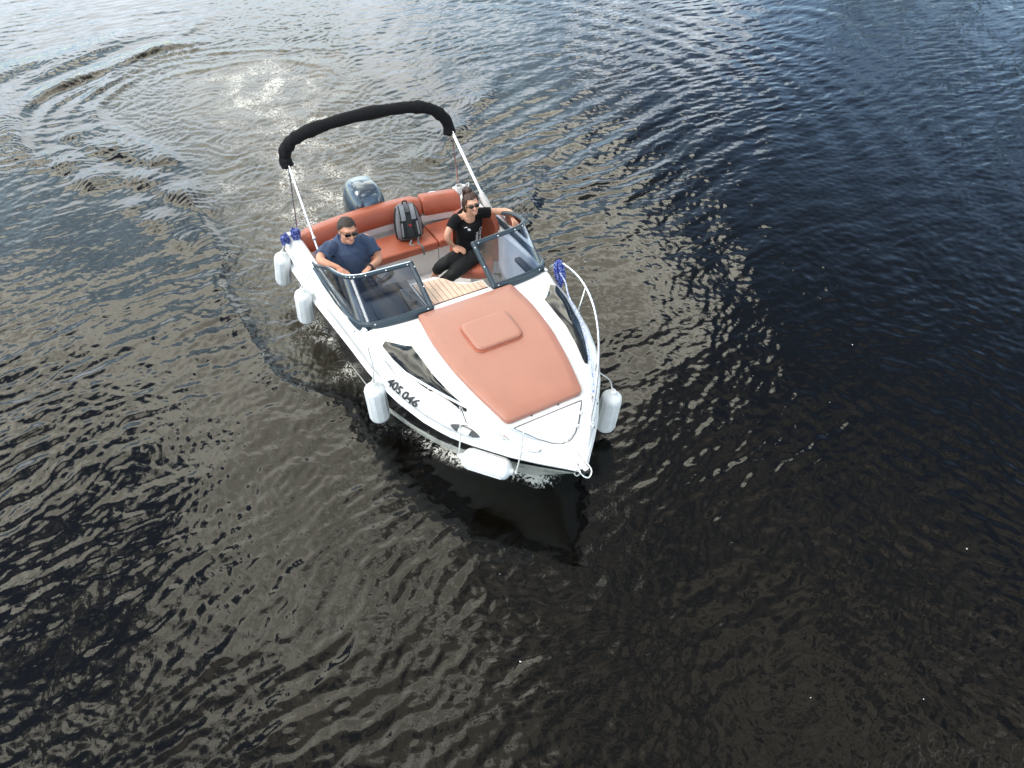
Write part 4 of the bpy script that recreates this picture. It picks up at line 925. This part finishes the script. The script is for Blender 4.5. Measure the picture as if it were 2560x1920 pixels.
aer = np.clip(.9*wash+1.0*sc_+.6*sc2*tm+.60*trail+.42*tm, 0, 1)*fade
nv = X.size; co = np.stack([X, Y, Hh], -1).reshape(-1, 3).astype(np.float32); nr = len(us)
idx = np.arange(nv).reshape(nr, NV); q = np.stack([idx[:-1, :-1], idx[:-1, 1:], idx[1:, 1:], idx[1:, :-1]], -1).reshape(-1, 4)
cor = [idx[0, 0], idx[0, -1], idx[-1, -1], idx[-1, 0]]
BIG = 900; cc = V(CAM[0], CAM[1]); ex = [cc-fw*BIG-rt*BIG, cc-fw*BIG+rt*BIG, cc+fw*BIG+rt*BIG, cc+fw*BIG-rt*BIG]
co = np.vstack([co, np.array([(p[0], p[1], 0) for p in ex], np.float32)]); o4 = nv+np.arange(4)
q = np.vstack([q, [[cor[i], o4[i], o4[(i+1) % 4], cor[(i+1) % 4]] for i in range(4)]]).astype(np.int32)
q[-4:] = q[-4:, ::-1]
me = bpy.data.meshes.new('river_water'); me.vertices.add(len(co)); me.vertices.foreach_set('co', co.ravel()); me.loops.add(q.size); me.loops.foreach_set('vertex_index', q.ravel())
me.polygons.add(len(q)); me.polygons.foreach_set('loop_start', np.arange(0, q.size, 4, dtype=np.int32)); me.polygons.foreach_set('loop_total', np.full(len(q), 4, np.int32))
me.update(calc_edges=True); me.shade_smooth()
for nm, arr in (('foam', foam), ('aeration', aer)):
    at = me.attributes.new(nm, 'FLOAT', 'POINT'); at.data.foreach_set('value', np.concatenate([arr.ravel(), np.zeros(4)]).astype(np.float32))
wm = bpy.data.materials.new('river_water'); wm.use_nodes = True; t = NT(wm.node_tree); b = wm.node_tree.nodes['Principled BSDF']
ob = t.n('ShaderNodeTexCoord').outputs['Object']
fa = t.n('ShaderNodeAttribute', attribute_name='foam').outputs['Fac']; aa = t.n('ShaderNodeAttribute', attribute_name='aeration').outputs['Fac']
nA = t.noise(ob, 9, 5, .6, 1.2); nB = t.noise(ob, 30, 4, .65, .8); nC = t.noise(ob, 2.2, 3, .5, .5)
lace = t.m('SUBTRACT', 1.0, t.m('MULTIPLY', t.m('ABSOLUTE', t.m('SUBTRACT', nA, .5)), 6.0))
lace2 = t.m('SUBTRACT', 1.0, t.m('MULTIPLY', t.m('ABSOLUTE', t.m('SUBTRACT', nB, .5)), 5.0))
pat = t.m('ADD', t.m('MULTIPLY', lace, .55), t.m('ADD', t.m('MULTIPLY', lace2, .40), t.m('MULTIPLY', t.m('SUBTRACT', nC, .5), .9)))
thr = t.m('SUBTRACT', 1.08, t.m('MULTIPLY', fa, .95))
fm = t.m('MULTIPLY', t.mr(pat, thr, t.m('ADD', thr, .22)), t.m('GREATER_THAN', fa, .02))
body = t.mix(t.m('MULTIPLY', t.mr(aa, .35, 1.15), t.mr(nC, .30, .62, .25, 1.0)), t.mix(t.m('MULTIPLY', aa, t.mr(nC, .25, .75, .45, 1.0)), (.0022, .0019, .0013, 1), (.062, .056, .038, 1)), (.075, .055, .034, 1))
t.l(t.mix(fm, body, (.62, .60, .54, 1)), b.inputs['Base Color'])
t.l(t.m('ADD', .025, t.m('MULTIPLY', fm, .6)), b.inputs['Roughness']); b.inputs['IOR'].default_value = 1.333
bn = t.n('ShaderNodeBump'); bn.inputs['Strength'].default_value = 1.0; bn.inputs['Distance'].default_value = 1.0
hgt = t.m('ADD', t.m('MULTIPLY', t.noise(ob, 14, 2, .5, .4), .0016), t.m('ADD', t.m('MULTIPLY', t.noise(ob, 42, 3, .55, .5), t.m('ADD', .0004, t.m('MULTIPLY', aa, .0035))), t.m('MULTIPLY', fm, .004)))
t.l(hgt, bn.inputs['Height']); t.l(bn.outputs[0], b.inputs['Normal'])
me.materials.append(wm)
water = bpy.data.objects.new('river_water', me); C.objects.link(water); tag(water, 'dark rippled river water with the turning wake of the boat', None, kind='structure')

# scattered foam flecks
mb = MB(); rd = random.Random(5)
for i in range(18):
    if i < 28: u = rd.uniform(2.5, 9); v = rd.uniform(-.2, 1)*(2.4+.48*u)
    else: u = rd.uniform(9, 15); v = rd.uniform(-.5, .1)*7
    x, y = CAM[0]+u*fw[0]+v*rt[0], CAM[1]+u*fw[1]+v*rt[1]
    if -2.2 < x < 2.5 and abs(y) < 1.3: continue
    r = rd.uniform(.003, .009)*(.6 if i < 28 else .9); a = rd.uniform(0, 3)
    mb.ell((x, y, .006), (r*rd.uniform(1, 2), r, .006), np.array(Matrix.Rotation(a, 3, 'Z')), 7, 5)
fl = build('foam', mb, shoe); tag(fl, 'small white foam flecks drifting on the dark water', None, kind='stuff')

# ------------------------------------------------------------------ far bank, mirrored in the upper right of the river
mb = MB(); bk = [(-44, 42), (-34, 45), (-24, 49), (-10, 56), (6, 64), (30, 70)]
mb.grid([[(x, y, -.3), (x-.4, y+1.2, .5), (x-1.5, y+4, 1.2), (x-20, y+60, 1.6)] for x, y in bk])
bankm = pmat('bank_grass', (.05, .07, .025), .9, var=.3, vscale=2); o = build('river_bank', mb, bankm); tag(o, 'grassy far river bank below the trees', None, kind='structure')
leaf = pmat('tree_leaves', (.045, .07, .02), .6, var=.4, vscale=.7); bark = pmat('tree_bark', (.06, .045, .03), .9)
vv = []; ff = []; r2 = np.random.RandomState(3); mbt = MB()
for k in range(13):
    u = k/12; x = -34+u*46+r2.uniform(-1, 1); y = 47.5+u*19+r2.uniform(-.5, 2); h = r2.uniform(17, 20)*(.85 if k < 2 else 1); rad = r2.uniform(2.0, 3.0)
    mbt.tube([(x, y, .8), (x+.2, y, h*.4), (x, y+.2, h*.85)], [.28, .2, .06], 7)
    for j in range(4): mbt.tube([(x, y, h*(.35+.1*j)), (x+rad*.7*math.cos(j*1.9), y+rad*.7*math.sin(j*1.9), h*(.5+.1*j))], [.1, .03], 5)
    for c in range(26):
        th = r2.rand()*6.28; q = r2.rand()**.6; zz = r2.uniform(.28, 1.0); c0 = np.array([x+rad*q*math.cos(th)*math.sin(PI*min(.95, zz-.12)), y+rad*q*math.sin(th)*math.sin(PI*min(.95, zz-.12)), h*zz])
        P = c0+r2.randn(60, 3)*np.array([.55, .55, .42])
        for p in P:
            a = r2.randn(3); a /= np.linalg.norm(a); b_ = np.cross(a, r2.randn(3)); b_ /= np.linalg.norm(b_); sz = r2.uniform(.10, .22); i0 = len(vv)
            vv += [p-a*sz, p+b_*sz*.6, p+a*sz, p-b_*sz*.6]; ff.append((i0, i0+1, i0+2, i0+3))
me = bpy.data.meshes.new('treeline'); me.from_pydata(np.array(vv).tolist()+[list(p) for p in mbt.v], [], ff+[tuple(i+len(vv) for i in f) for f in mbt.f])
me.materials.append(leaf); me.materials.append(bark); mi = np.zeros(len(me.polygons), np.int32); mi[len(ff):] = 1; me.polygons.foreach_set('material_index', mi); me.update()
o = bpy.data.objects.new('treeline', me); C.objects.link(o); tag(o, 'dark green wood on the far bank, mirrored in the upper right of the river', None, kind='stuff')
